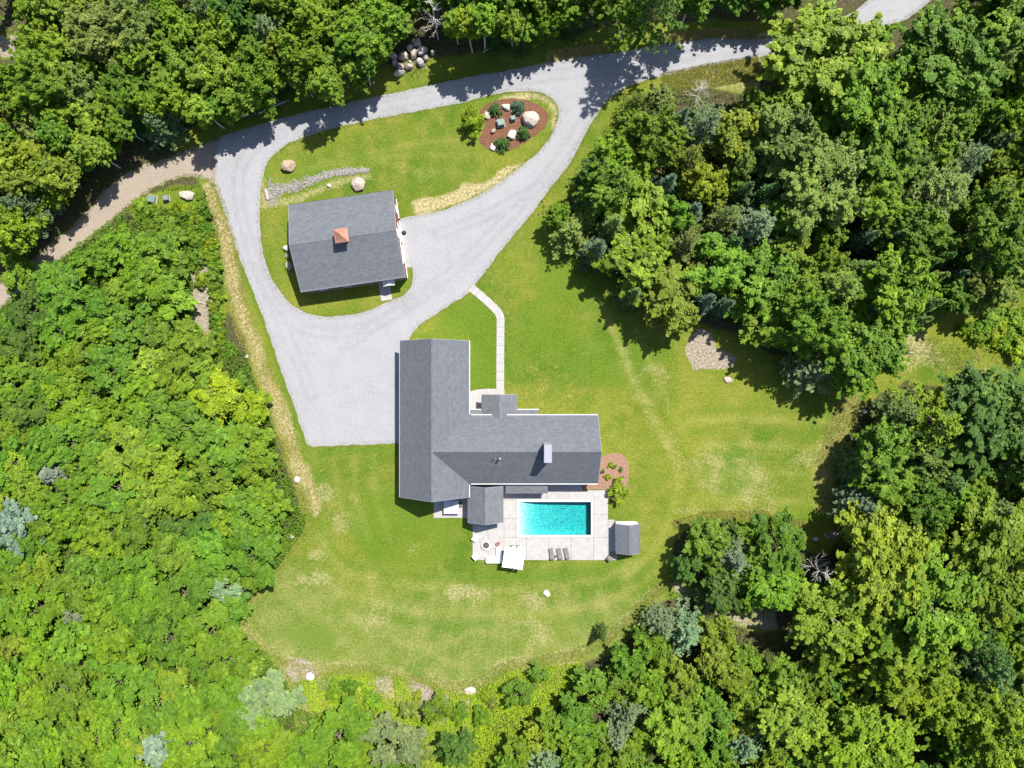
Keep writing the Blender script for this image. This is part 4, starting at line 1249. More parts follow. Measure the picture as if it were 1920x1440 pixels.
# stone swale
def swale():
    line = catmull([(506, 350), (520, 356), (548, 350), (580, 340), (620, 326), (660, 321), (692, 319)], False, 3)
    rnd = random.Random(9)
    V, F, T = [], [], []
    bm = bmesh.new(); bmesh.ops.create_icosphere(bm, subdivisions=1, radius=1)
    bv = [v.co.copy() for v in bm.verts]; bf = [tuple(v.index for v in f.verts) for f in bm.faces]; bm.free()
    mb = MB()
    def st(px, py, r):
        x, y = W2(px, py)
        R = Matrix.Rotation(rnd.uniform(0, 6.28), 3, 'Z')
        k = Vector((rnd.uniform(0.7, 1.3), rnd.uniform(0.6, 1.1), rnd.uniform(0.4, 0.8)))
        mb.add([Vector((x, y, r * 0.25)) + R @ Vector((v.x * k.x * r * rnd.uniform(0.85, 1.1), v.y * k.y * r, v.z * k.z * r)) for v in bv], bf)
    for i in range(1300):
        t = rnd.random() * (len(line) - 1)
        a = line[int(t)]
        f = t / (len(line) - 1)
        wd = 13 * (1 - f) + 5
        st(a[0] + rnd.uniform(-3, 3), a[1] + rnd.gauss(0, 0.38) * wd, rnd.uniform(0.07, 0.2))
    for i in range(160):
        st(506 + rnd.gauss(0, 6) + rnd.uniform(0, 8), 372 + rnd.gauss(0, 8), rnd.uniform(0.07, 0.18))
    o = mb.build('swale_stones', MAT['rock'])
    o.color = (0.23, 0.223, 0.218, 1)
    tag(o, 'strip of loose grey drainage stones above the garage', 'stones', kind='stuff')
swale()
# ------------------------------------------------------------------ trees
def leaf_quads(C, N, size, rng, aspect=0.62, fold=0.25, spin=None):
    """folded leaf blades: centres C, normals N -> verts, tris"""
    n = len(C)
    N = N / (np.linalg.norm(N, axis=1, keepdims=True) + 1e-9)
    r = rng.normal(size=(n, 3))
    U = np.cross(N, r); U /= np.linalg.norm(U, axis=1, keepdims=True) + 1e-9
    Vv = np.cross(N, U)
    s = (size if hasattr(size, '__len__') else np.full(n, size))[:, None]
    a = C - U * s * 0.5; b = C + U * s * 0.5
    l = C + Vv * s * aspect * 0.5 + N * s * fold * 0.5; q = C - Vv * s * aspect * 0.5 + N * s * fold * 0.5
    V = np.stack([a, l, b, q], 1).reshape(-1, 3)
    i = np.arange(n)[:, None] * 4
    T = np.concatenate([i + [0, 2, 1], i + [0, 3, 2]], 1).reshape(-1, 3)
    return V, T

def rand_dirs(rng, n):
    d = rng.normal(size=(n, 3))
    return d / np.linalg.norm(d, axis=1, keepdims=True)

PROTO = {}
def add_proto(kind, H, R, hc, trunk_mb, V, T, tint, leafmat, barkmat):
    cm = np_mesh('crown', V, T, MAT[leafmat], {'tint': tint})
    tm = bpy.data.meshes.new('trunk')
    tm.from_pydata([tuple(v) for v in trunk_mb.v], [], trunk_mb.f)
    tm.materials.append(MAT[barkmat])
    PROTO.setdefault(kind, []).append(dict(H=H, R=R, hc=hc, crown=cm, trunk=tm))

def broadleaf(kind, seed, H, R, base, lobes, clumps, per, ls, bark='bark', columnar=False, spread=0.30):
    rng = np.random.default_rng(seed)
    cz = (base + H) / 2; sz = (H - base) / 2
    mb = MB()
    tr = 0.0125 * H + 0.03 if not columnar else 0.0075 * H + 0.02
    lean = rng.normal(0, 0.02 * H, 2)
    top = H * 0.70
    mb.tube([(0, 0, -0.3), (lean[0] * 0.1, lean[1] * 0.1, H * 0.12), (lean[0] * 0.5, lean[1] * 0.5, H * 0.45), (lean[0], lean[1], top)], [tr * 1.4, tr, tr * 0.75, tr * 0.2], 7)
    L, LR = [], []
    for i in range(lobes):
        g = (i + 0.5) / lobes
        zz = -0.55 + 1.5 * g
        zz = min(zz, 0.78)
        ang = i * 2.399963 + rng.uniform(-0.5, 0.5)
        rad = math.sqrt(max(0.0, 1 - min(zz, 0.98) ** 2)) * rng.uniform(0.48, 0.80)
        if zz < 0: rad = rng.uniform(0.5, 0.8)
        L.append((rad * R * math.cos(ang), rad * R * math.sin(ang), cz + zz * sz * 0.82))
        LR.append(R * rng.uniform(0.8, 1.3) * spread)
    L = np.array(L); LR = np.array(LR)
    for p in L:
        z0 = max(base * 0.7, p[2] - 0.55 * math.hypot(p[0], p[1]) - 0.6)
        t0 = z0 / top
        a = Vector((lean[0] * t0, lean[1] * t0, z0)); b = Vector(p)
        m = a.lerp(b, 0.5) + Vector((0, 0, -0.08 * (b - a).length))
        mb.tube([a, m, b], [tr * 0.42, tr * 0.26, tr * 0.08], 5, False)
    V, T, TT = [], [], []
    wgt = LR ** 2; wgt = wgt / wgt.sum()
    idx = rng.choice(lobes, clumps, p=wgt)
    d = rand_dirs(rng, clumps)
    flip = (d[:, 2] < -0.25) & (rng.random(clumps) < 0.8)
    d[flip, 2] *= -1
    vs = min(1.0, sz / R) if not columnar else 1.3
    rr = LR[idx] * rng.uniform(0.55, 1.08, clumps)
    cc = L[idx] + d * rr[:, None] * np.array([1, 1, max(0.75, vs)])
    # push clump tips outward unevenly
    ns = int(clumps * 0.16)
    si = rng.choice(lobes, ns, p=wgt)
    sdv = rand_dirs(rng, ns); sdv[:, 2] = np.abs(sdv[:, 2]) * 0.8 + 0.05
    hv = L[si] - np.array([lean[0], lean[1], cz - 0.35 * sz])
    sdv = sdv * 0.75 + hv / (np.linalg.norm(hv, axis=1, keepdims=True) + 1e-9)
    sdv /= np.linalg.norm(sdv, axis=1, keepdims=True)
    sl = LR[si] * rng.uniform(0.9, 1.25, ns)
    ex = [L[si] + sdv * (sl + R * 0.085 * q * rng.uniform(0.6, 1.4, ns))[:, None] for q in range(4)]
    cc = np.concatenate([cc] + ex); idx = np.concatenate([idx] + [si] * 4)
    srad = np.concatenate([np.full(ns, 0.8 - 0.15 * q) for q in range(4)])
    n0_ = clumps; clumps = len(cc)
    cr = rng.uniform(0.5, 1.25, clumps) * (0.055 * R + 0.17)
    cr[n0_:] = srad * (0.05 * R + 0.14)
    ct = np.clip(rng.normal(0.46, 0.21, clumps), 0, 1)
    lobe_t = rng.normal(0, 0.09, lobes)
    ci = np.repeat(np.arange(clumps), per)
    off = rng.normal(size=(len(ci), 3)) * cr[ci][:, None] * np.array([0.62, 0.62, 0.40])
    P = cc[ci] + off
    outd = (cc - L[idx]); outd /= np.linalg.norm(outd, axis=1, keepdims=True) + 1e-9
    N = outd[ci] * 0.55 + rng.normal(size=(len(ci), 3)) * 0.5 + np.array([0, 0, 0.95])
    V, T = leaf_quads(P, N, np.clip(rng.lognormal(-0.05, 0.35, len(ci)), 0.45, 1.9) * ls * 0.94, rng)
    tint = np.clip(ct[ci] + lobe_t[idx][ci] + rng.normal(0, 0.10, len(ci)), 0, 1)
    add_proto(kind, H, R, cz, mb, V, T, np.repeat(tint, 4), 'leaf', bark)

def conifer(kind, seed, H, R, base, levels, nb, ntuft, blades, bl, bw, droop, upturn, power, bark='bark', irregular=0.15):
    rng = np.random.default_rng(seed)
    mb = MB()
    tr = 0.014 * H + 0.03
    mb.tube([(0, 0, -0.3), (0, 0, H * 0.3), (0, 0, H * 0.97)], [tr * 1.3, tr, tr * 0.15], 7)
    PP, DD, TI = [], [], []
    for k in range(levels):
        f = (k + rng.uniform(-0.3, 0.3)) / (levels - 1)
        f = min(max(f, 0), 1)
        z = base + (H - base) * f * 0.97
        Lb = R * (1 - f) ** power * rng.uniform(1 - irregular, 1 + irregular) + 0.12 * R * (1 - f) + 0.10
        n = max(4, int(nb * (0.55 + 0.45 * (1 - f))))
        a0 = rng.uniform(0, 6.28)
        for j in range(n):
            ang = a0 + 6.2832 * j / n + rng.normal(0, 0.16)
            Lj = Lb * rng.uniform(0.72, 1.12)
            dirh = np.array([math.cos(ang), math.sin(ang), 0])
            bt = rng.normal(0, 0.08)
            nt_ = max(2, int(ntuft * Lj / R + 1))
            e = np.array([0, 0, z]) + dirh * Lj + np.array([0, 0, (upturn - droop) * Lj])
            if Lj > 0.35 * R and k < levels * 0.85:
                mid = np.array([0, 0, z]) + dirh * Lj * 0.55 + np.array([0, 0, -droop * Lj * 0.55])
                mb.tube([(0, 0, z), tuple(mid), tuple(e)], [tr * 0.25, tr * 0.15, tr * 0.05], 4, False)
            for m in range(nt_):
                u = 0.25 + 0.75 * (m + rng.random()) / nt_
                p = np.array([0, 0, z]) + dirh * Lj * u + np.array([0, 0, -droop * Lj * u + upturn * Lj * u * u])
                side = np.array([-dirh[1], dirh[0], 0]) * rng.normal(0, 0.16) * Lj * (1.15 - u) * 1.6
                PP.append(p + side + rng.normal(0, 0.03, 3) * R * 0.3)
                DD.append(dirh * 0.9 + side * 0.6 / (Lj + 0.01) + np.array([0, 0, 0.35]))
                TI.append(0.46 + bt + 0.14 * (u - 0.6))
    PP = np.array(PP); DD = np.array(DD); TI = np.array(TI)
    n = len(PP)
    i = np.repeat(np.arange(n), blades)
    d = rand_dirs(rng, len(i)) * 0.85 + DD[i] * 0.75 + np.array([0, 0, 0.1])
    d /= np.linalg.norm(d, axis=1, keepdims=True)
    ln = bl * rng.uniform(0.6, 1.25, len(i))[:, None]
    up = np.array([0, 0, 1.0]) + rng.normal(0, 0.35, (len(i), 3))
    sd_ = np.cross(d, up); sd_ /= np.linalg.norm(sd_, axis=1, keepdims=True) + 1e-9
    b0 = PP[i] - d * ln * 0.15
    wv = sd_ * bw
    V = np.stack([b0 - wv * 0.5, b0 + d * ln * 0.6 + wv, b0 + d * ln, b0 + d * ln * 0.6 - wv], 1)
    V = V.reshape(-1, 3)
    ii = np.arange(len(i))[:, None] * 4
    T = np.concatenate([ii + [0, 1, 2], ii + [0, 2, 3]], 1).reshape(-1, 3)
    tint = np.clip(TI[i] + rng.normal(0, 0.10, len(i)), 0, 1)
    add_proto(kind, H, R, base + (H - base) * 0.42, mb, V, T, np.repeat(tint, 4), 'needle', bark)

def bare(kind, seed, H, R, bark):
    rng = np.random.default_rng(seed)
    mb = MB()
    mb.tube([(0, 0, -0.2), (0.1, 0.05, H * 0.5), (0.15, 0.1, H)], [0.09, 0.06, 0.015], 6)
    for k in range(26):
        z = H * rng.uniform(0.3, 0.98); a = k * 2.4
        L = R * (1.15 - z / H) * rng.uniform(0.7, 1.3) + 0.3
        p = Vector((0.1, 0.06, z)); e = p + Vector((math.cos(a) * L, math.sin(a) * L, L * 0.45))
        mb.tube([p, p.lerp(e, 0.5) + Vector((0, 0, -0.1)), e], [0.035, 0.022, 0.008], 4, False)
        for q in range(4):
            s = p.lerp(e, 0.35 + 0.17 * q); a2 = a + rng.choice([-1, 1]) * rng.uniform(0.4, 1.0)
            mb.tube([s, s + Vector((math.cos(a2), math.sin(a2), 0.5)) * L * 0.35], [0.015, 0.006], 3, False)
    tm = bpy.data.meshes.new('trunk')
    tm.from_pydata([tuple(v) for v in mb.v], [], mb.f); tm.materials.append(MAT[bark])
    PROTO.setdefault(kind, []).append(dict(H=H, R=R, hc=H * 0.6, crown=None, trunk=tm))

for i in range(6): broadleaf('big', 40 + i, 15, 5.0, 4.0, 19, 560, 36, 0.38)
for i in range(5): broadleaf('mid', 60 + i, 10.5, 3.1, 2.6, 14, 300, 32, 0.34)
for i in range(4): broadleaf('young', 80 + i, 6.0, 2.2, 0.9, 11, 210, 28, 0.30)
for i in range(3): broadleaf('narrow', 100 + i, 13, 1.9, 5.0, 12, 190, 30, 0.31, 'birch', True, 0.42)
for i in range(3): broadleaf('bush', 120 + i, 1.8, 1.1, 0.1, 7, 60, 30, 0.2, spread=0.36)
for i in range(3): conifer('pine', 140 + i, 14, 3.8, 3.0, 13, 8, 13, 18, 0.48, 0.055, 0.05, 0.30, 0.75, irregular=0.3)
for i in range(3): conifer('spruce', 160 + i, 11, 2.3, 0.8, 20, 10, 9, 14, 0.36, 0.045, 0.32, 0.10, 0.95)
conifer('dwarf', 180, 1.5, 0.85, 0.05, 10, 11, 7, 14, 0.22, 0.028, 0.05, 0.35, 0.7)
bare('dead', 200, 10, 2.6, 'deadwood')
bare('dead', 201, 11, 2.2, 'deadwood')

NAMES = dict(big='broadleaf_tree', mid='broadleaf_tree', young='young_tree', narrow='birch_tree', bush='bush', pine='pine_tree', spruce='spruce_tree', dwarf='dwarf_spruce', dead='dead_tree')
CATS = dict(big='tree', mid='tree', young='tree', narrow='tree', bush='bush', pine='tree', spruce='tree', dwarf='shrub', dead='tree')
COLS = dict(mid=(0.112, 0.202, 0.016), bright=(0.142, 0.228, 0.014), yellow=(0.178, 0.250, 0.022), olive=(0.158, 0.210, 0.042), dark=(0.075, 0.142, 0.022),
            grey=(0.165, 0.228, 0.110), silver=(0.185, 0.240, 0.165), blue=(0.100, 0.168, 0.100), pine=(0.155, 0.222, 0.058), lime=(0.205, 0.270, 0.012), deep=(0.075, 0.152, 0.040))
COLW = dict(mid='mid green', bright='bright green', yellow='yellow-green', olive='olive green', dark='dark green', grey='grey-green', silver='silver-grey', blue='blue-green', pine='soft green', lime='lime green', deep='deep green')
TR = random.Random(77)
PLACED = []       # px, py, d of crowns as seen
def tree(kind, px, py, d, H, col, label=None, group=None, var=None):
    pr = PROTO[kind][TR.randrange(len(PROTO[kind])) if var is None else var]
    sz = H / pr['H']
    hc = pr['hc'] * sz
    f = 1 - hc / CAM_H
    Rm = d / 2 / PXM * f
    sx = Rm / pr['R']
    x, y = W2(px, py, hc)
    q = TR.uniform(0.86, 1.16) if kind in ('big', 'mid', 'young', 'pine') else 1.0
    o = empty(NAMES[kind], (x, y, 0), TR.uniform(0, 6.28), (sx * q, sx / q, sz))
    if kind in ('big', 'mid', 'narrow', 'pine'): o.rotation_euler = (TR.gauss(0, 0.035), TR.gauss(0, 0.035), o.rotation_euler[2])
    tag(o, label, CATS[kind], group)
    b = COLS[col]
    k = TR.uniform(0.86, 1.16)
    c = (b[0] * k * TR.uniform(0.88, 1.14), b[1] * k * TR.uniform(0.95, 1.05), b[2] * k * TR.uniform(0.8, 1.2), 1)
    for part in ('trunk', 'crown'):
        if pr[part] is None: continue
        ch = bpy.data.objects.new(part if pr['crown'] else 'branches', pr[part])
        COL.objects.link(ch)
        ch.parent = o
        if part == 'crown': ch.color = c
    PLACED.append((px, py, d))
    return o

# --- trees one can tell apart in the photograph
for a in (
    ('big', 1540, 122, 205, 14, 'yellow', 'large yellow-green tree overhanging the road at the upper right'),
    ('mid', 1634, 75, 60, 7, 'bright', 'small bright green tree right of the large yellow-green roadside tree'),
    ('big', 1765, 128, 185, 14, 'mid', 'broad green tree below the road in the upper right corner'),
    ('big', 1880, 55, 160, 15, 'mid', 'green tree filling the top right corner of the photo'),
    ('big', 1610, 205, 150, 15, 'bright', 'bright green tree directly below the large yellow-green roadside tree'),
    ('big', 1465, 255, 125, 14, 'olive', 'olive tree left of the bright green one in the right wood'),
    ('mid', 1370, 265, 92, 12, 'yellow', 'yellowish tree at the upper left of the right wood'),
    ('mid', 1810, 165, 90, 12, 'yellow', 'yellow-topped tree among dark ones near the right edge'),
    ('big', 1530, 360, 165, 15, 'olive', 'wide olive tree in the middle of the right wood'),
    ('big', 1640, 290, 150, 14, 'bright', 'bright green tree right of the wide olive tree'),
    ('mid', 1640, 385, 100, 13, 'yellow', 'yellow-green tree beside the leaning soft green pine'),
    ('pine', 1745, 370, 165, 16, 'pine', 'large soft green pine leaning outward in the right wood'),
    ('pine', 1412, 432, 115, 14, 'grey', 'grey-green pine with soft plumes in the middle right wood'),
    ('mid', 1320, 345, 80, 11, 'lime', 'lime-yellow tree in the left part of the right wood'),
    ('spruce', 1248, 350, 62, 12, 'blue', 'blue-green spruce left of the lime-yellow tree'),
    ('spruce', 1292, 402, 66, 12, 'blue', 'blue-green spruce below the lime-yellow tree'),
    ('spruce', 1275, 225, 45, 10, 'blue', 'slim blue-green spruce near the road fork'),
    ('mid', 1190, 330, 92, 10, 'bright', 'bright green round tree near the lawn edge by the drive'),
    ('mid', 1205, 405, 108, 10, 'yellow', 'yellow-green tree facing the drive at the wood corner'),
    ('pine', 1072, 432, 86, 8, 'olive', 'olive pine standing out at the lawn tip of the right wood'),
    ('spruce', 1105, 385, 56, 9, 'deep', 'deep green spruce behind the olive pine at the lawn tip'),
    ('mid', 1180, 490, 112, 10, 'yellow', 'yellow-green broadleaf tree below the lawn-tip pine'),
    ('mid', 1260, 545, 120, 10, 'yellow', 'yellow-green tree at the lawn edge above the shaded notch'),
    ('mid', 1330, 500, 110, 12, 'bright', 'bright green tree left of the grey-green pine, towards the lawn'),
    ('big', 1430, 530, 125, 11, 'bright', 'tall bright green tree above the bare soil patch'),
    ('mid', 1430, 596, 95, 8, 'bright', 'bright green tree overhanging the bare soil patch'),
    ('pine', 1560, 545, 135, 14, 'olive', 'olive-yellow feathery pine in the lower right wood'),
    ('big', 1665, 545, 135, 14, 'bright', 'bright green tree right of the olive-yellow feathery pine'),
    ('pine', 1522, 695, 95, 9, 'grey', 'pale grey-green pine at the tip of the lawn bay'),
    ('big', 1610, 660, 140, 12, 'bright', 'broad bright green tree by the forest track'),
    ('mid', 1672, 615, 80, 10, 'mid', 'green tree at the mouth of the forest track'),
    ('pine', 1750, 790, 150, 14, 'yellow', 'star-shaped yellow-green pine below the forest track'),
    ('pine', 1690, 770, 80, 11, 'pine', 'smaller soft green pine left of the star-shaped pine'),
    ('big', 1855, 790, 190, 13, 'dark', 'wide dark green tree at the right edge below the forest track'),
    ('mid', 1320, 1015, 80, 8, 'mid', 'green tree at the left of the round grove below the right lawn'),
    ('pine', 1372, 1040, 90, 9, 'grey', 'grey-green pine in the middle of the round grove'),
    ('mid', 1455, 1020, 105, 9, 'mid', 'green tree on the right side of the round grove'),
    ('mid', 1440, 1095, 95, 9, 'bright', 'bright green tree at the lower right of the round grove'),
    ('mid', 1355, 1110, 74, 8, 'dark', 'dark green tree at the bottom of the round grove'),
    ('young', 1290, 1060, 56, 6, 'dark', 'small dark tree at the lower left of the round grove'),
    ('dead', 1535, 1068, 62, 10, 'silver', 'bare pale dead tree beside the round grove'),
    ('big', 1560, 1160, 150, 12, 'yellow', 'yellow-green tree right of the shaded gap at the lower right'),
    ('big', 1650, 1050, 175, 14, 'yellow', 'large light green tree above the yellow-green one at lower right'),
    ('big', 1725, 1130, 190, 15, 'bright', 'largest bright green tree in the lower right wood'),
    ('big', 1690, 1255, 150, 14, 'bright', 'bright green tree overhanging the dark gully at lower right'),
    ('pine', 1835, 1240, 150, 15, 'deep', 'deep green pine at the lower right edge'),
    ('big', 1860, 1050, 180, 15, 'bright', 'bright green tree at the right edge below the dark trees'),
    ('big', 1870, 1380, 150, 14, 'bright', 'bright green tree in the bottom right corner'),
    ('big', 1478, 1350, 120, 11, 'yellow', 'yellow-flecked tree at the bottom right of centre'),
    ('big', 1620, 1390, 165, 12, 'bright', 'broad bright green tree at the bottom edge left of the gully'),
    ('pine', 1290, 1185, 90, 9, 'grey', 'grey-green pine at the corner of the bottom wood by the lawn'),
    ('pine', 1180, 1330, 80, 8, 'grey', 'grey-green pine inside the bottom wood'),
    ('spruce', 1128, 1190, 26, 6, 'dark', 'thin dark spruce at the bottom lawn edge'),
    ('pine', 1190, 190, 50, 8, 'olive', 'small olive pine beside the drive fork'),
    ('narrow', 1232, 190, 44, 9, 'olive', 'thin olive tree with dark twin trunk by the drive fork'),
    ('pine', 1180, 265, 64, 8, 'grey', 'dusky grey-green pine by the drive below the fork'),
    ('dead', 1310, 172, 60, 8, 'silver', 'pale leafless tree near the road at the fork'),
    ('narrow', 1178, 22, 52, 13, 'bright', 'slim birch just left of the tall shadow-casting pine'),
    ('pine', 1236, -21, 128, 26, 'pine', 'tall pine above the road throwing the big shadow on the fork'),
    ('narrow', 1306, -12, 60, 13, 'mid', 'tall birch right of the big shadowing pine'),
    ('big', 1365, -40, 110, 10, 'mid', 'tall tree above the road at the top, right of centre'),
    ('big', 1450, -30, 110, 9, 'mid', 'tree above the road by the large yellow-green tree'),
    ('dead', 812, 30, 66, 13, 'silver', 'bare white-stemmed tree leaning up from the rock pile'),
    ('narrow', 880, 48, 46, 13, 'lime', 'lime green slim birch at the top, right of the rock pile'),
    ('narrow', 905, 40, 48, 14, 'bright', 'bright green slim birch beside the lime one'),
    ('narrow', 962, 42, 46, 13, 'bright', 'slim green birch above the grey upright rock'),
    ('narrow', 852, 40, 40, 11, 'bright', 'small bright birch just right of the bare white stem'),
    ('big', 700, 62, 130, 12, 'bright', 'round bright green tree left of the rock pile'),
    ('mid', 640, 135, 92, 9, 'yellow', 'yellow-green tree overhanging the drive left of the rock pile'),
    ('big', 205, 80, 130, 13, 'olive', 'olive-brown tree in the upper left wood'),
    ('big', 265, 65, 110, 13, 'olive', 'second olive-brown tree right of the first in the upper left wood'),
    ('big', 105, 110, 120, 12, 'bright', 'bright green round tree near the bare patch at upper left'),
    ('mid', 330, 140, 90, 11, 'yellow', 'yellow-green tree above the dirt track start'),
    ('mid', 420, 150, 92, 11, 'yellow', 'yellow-green tree with orange tips above the drive bend'),
    ('mid', 160, 235, 100, 10, 'yellow', 'yellow-green tree leaning over the dirt track'),
    ('pine', 50, 385, 84, 12, 'grey', 'grey-green pine over the dark bank of the dirt track'),
    ('mid', 105, 330, 90, 11, 'yellow', 'yellow-tipped tree above the dark bank of the dirt track'),
    ('mid', 30, 430, 90, 11, 'bright', 'bright green tree at the left edge above the dirt track'),
    ('young', 34, 512, 66, 5, 'bright', 'bright green young tree hiding the end of the dirt track'),
    ('young', 88, 522, 56, 5, 'mid', 'green young tree on the lower side of the dirt track'),
    ('spruce', 100, 888, 68, 6, 'silver', 'silver-blue spruce in the left thicket'),
    ('young', 35, 985, 84, 6, 'silver', 'silver-grey round tree at the left edge of the thicket'),
    ('young', 425, 1100, 60, 4, 'silver', 'pale silver shrub tree near the lawn in the left thicket'),
    ('young', 500, 1312, 110, 5, 'grey', 'large soft grey-green willow at the lower left lawn corner'),
    ('young', 305, 1395, 76, 5, 'silver', 'silver-leaved tree near the bottom edge at left'),
    ('young', 145, 1150, 36, 5, 'silver', 'small silver shrub inside the left thicket'),
    ('young', 410, 745, 96, 6, 'lime', 'bright lime tree with deep shadow beside the dry grass strip'),
    ('young', 470, 770, 66, 5, 'lime', 'lime tree right beside the dry grass strip'),
    ('young', 240, 850, 110, 6, 'yellow', 'yellow-green tree in the middle of the left thicket'),
    ('young', 320, 555, 76, 5, 'yellow', 'yellow-green tree near the debris gap left of the drive'),
    ('young', 398, 1175, 92, 5, 'bright', 'dense bright green tree at the lower left lawn edge'),
    ('young', 15, 1215, 40, 4, 'yellow', 'yellow tree touching the left edge low in the photo'),
    ('young', 190, 1385, 76, 5, 'bright', 'bright green tree near the bottom left corner'),
    ('young', 640, 1375, 110, 6, 'mid', 'round green tree at the bottom edge left of the lime ferns'),
    ('young', 740, 1390, 96, 6, 'grey', 'grey-green tree at the bottom edge beside the lime ferns'),
    ('young', 855, 1400, 62, 6, 'dark', 'narrow dark green tree at the bottom edge in the ferns'),
    ('young', 1010, 1260, 34, 3, 'mid', 'small green shrub tree at the bottom lawn edge'),
    ('young', 1115, 1290, 70, 6, 'mid', 'green tree at the upper edge of the bottom wood'),
    ('bush', 1157, 922, 36, 2.2, 'lime', 'lime green bush at the corner of the pool patio'),
    ('bush', 889, 226, 42, 3.0, 'lime', 'yellow-lime bush at the left end of the mulch bed'),
    ('dwarf', 928, 205, 21, 1.6, 'deep', 'dwarf spruce at the upper left of the mulch bed'),
    ('dwarf', 971.5, 201, 22, 1.7, 'blue', 'dwarf spruce above the largest boulder in the mulch bed'),
    ('dwarf', 980.5, 250, 21, 1.6, 'deep', 'dwarf spruce below the largest boulder in the mulch bed'),
    ('dwarf', 942.5, 270, 23, 1.7, 'deep', 'dwarf spruce at the bottom of the mulch bed'),
    ('bush', 1146, 872, 10, 0.6, 'lime', 'little lime shrub at the top of the wood chip bed'),
    ('bush', 1140, 895, 12, 0.6, 'lime', 'little lime shrub low in the wood chip bed'),
    ('bush', 1152, 875, 8, 0.5, 'bright', 'little green shrub in the middle of the wood chip bed'),
    ('bush', 1165, 880, 8, 0.5, 'dark', 'little dark shrub at the right side of the wood chip bed'),
    ('bush', 1130, 884, 7, 0.45, 'dark', 'tiny dark shrub nearest the house in the wood chip bed'),
    ('bush', 1167, 897, 7, 0.45, 'dark', 'tiny dark shrub at the lower right of the wood chip bed'),
):
    tree(*a)

# --- the rest of the wood, filled in between
def sdf1(x, y, poly):
    d = 1e18; ins = False
    x0, y0 = poly[-1]
    for x1, y1 in poly:
        if (y0 > y) != (y1 > y) and x < (x1 - x0) * (y - y0) / (y1 - y0) + x0: ins = not ins
        dx, dy = x1 - x0, y1 - y0
        q = max(0.0, min(1.0, ((x - x0) * dx + (y - y0) * dy) / (dx * dx + dy * dy + 1e-9)))
        d = min(d, (x - x0 - q * dx) ** 2 + (y - y0 - q * dy) ** 2)
        x0, y0 = x1, y1
    return -math.sqrt(d) if ins else math.sqrt(d)
FILLED = []
def fill(poly, region, spec, n_max, dens, seed, slack=0.72):
    """spec: list of (weight, kind, dmin, dmax, Hmin, Hmax, {colour: weight})"""
    rnd = random.Random(seed)
    xs = [p[0] for p in poly]; ys = [p[1] for p in poly]
    made = 0
    for t in range(n_max * 40):
        if made >= n_max: break
        px, py = rnd.uniform(min(xs), max(xs)), rnd.uniform(min(ys), max(ys))
        s_ = sdf1(px, py, poly)
        if s_ > 0 or not (-40 < px < 1960 and -40 < py < 1480): continue
        q = rnd.random() * sum(s[0] for s in spec)
        for s in spec:
            q -= s[0]
            if q <= 0: break
        d = rnd.uniform(s[2], s[3])
        if -s_ < d * 0.36: continue
        ok = True
        for (x, y, dd) in PLACED:
            if (x - px) ** 2 + (y - py) ** 2 < (slack * (d + dd) / 2) ** 2: ok = False; break
        if not ok: continue
        H = s[4] + (s[5] - s[4]) * (0.6 * (d - s[2]) / max(1, s[3] - s[2]) + 0.4 * rnd.random())
        cw = list(s[6].items())
        q = rnd.random() * sum(v for k, v in cw)
        for c, v in cw:
            q -= v
            if q <= 0: break
        what = dict(big='tall leafy tree', mid='leafy tree', young='young tree', narrow='slim birch', pine='pine', spruce='spruce', bush='low bush')[s[1]]
        FILLED.append((tree(s[1], px, py, d, H, c, None, f'{COLW[c]} {what}s {region}'), px, py, f'{COLW[c]} {what}', region))
        made += 1
    return made

G1 = dict(mid=4, bright=5, yellow=2, olive=.5, dark=.5)
RIGHT = [(1010, 395), (1060, 355), (1110, 290), (1150, 235), (1175, 180), (1260, 175), (1430, 190), (1440, 130), (1640, 110), (1700, 70), (1790, 10), (1830, -80), (2030, -80), (2030, 570), (1900, 565), (1830, 565),
         (1750, 590), (1700, 640), (1640, 690), (1560, 720), (1470, 720), (1440, 645), (1370, 592), (1300, 588), (1220, 598), (1150, 570), (1090, 520), (1040, 450)]
RIGHT2 = [(1640, 770), (1700, 738), (1800, 735), (2030, 750), (2030, 1530), (1480, 1530), (1560, 1440), (1740, 1440), (1760, 1380), (1640, 1250), (1500, 1220), (1490, 1110), (1580, 1060), (1590, 960), (1570, 900)]
BOTTOM = [(1130, 1240), (1180, 1190), (1240, 1130), (1280, 1110), (1340, 1150), (1410, 1200), (1500, 1240), (1580, 1250), (1700, 1360), (1690, 1530), (880, 1530), (925, 1420), (985, 1345), (1050, 1300)]
GROVE = [(1270, 1000), (1330, 975), (1430, 975), (1510, 1000), (1500, 1100), (1430, 1140), (1350, 1140), (1290, 1080)]
TOPW = [(-110, -90), (1640, -90), (1580, -30), (1440, -5), (1300, 0), (1200, 20), (1080, 66), (1000, 80), (900, 90), (790, 60), (735, 120), (640, 165), (560, 190), (470, 215), (400, 235), (310, 258), (225, 282), (172, 325), (132, 372), (82, 412), (30, 452), (-110, 520), (-110, 130), (40, 130), (60, 60), (30, 0), (-110, 40)]
LEFT = [(-110, 660), (0, 600), (70, 535), (130, 490), (210, 430), (290, 400), (350, 420), (350, 540), (400, 650), (450, 690), (495, 750), (505, 810), (500, 850), (545, 880), (558, 960), (545, 1000), (505, 1070), (465, 1125), (452, 1180),
        (478, 1225), (500, 1270), (545, 1350), (620, 1375), (700, 1395), (770, 1400), (800, 1530), (-110, 1530)]
for q in ((286, 374, 44), (314, 373, 34), (350, 367, 52), (385, 500, 40), (388, 560, 36), (380, 605, 30), (805, 40, 70), (775, 85, 60)): PLACED.append(q)
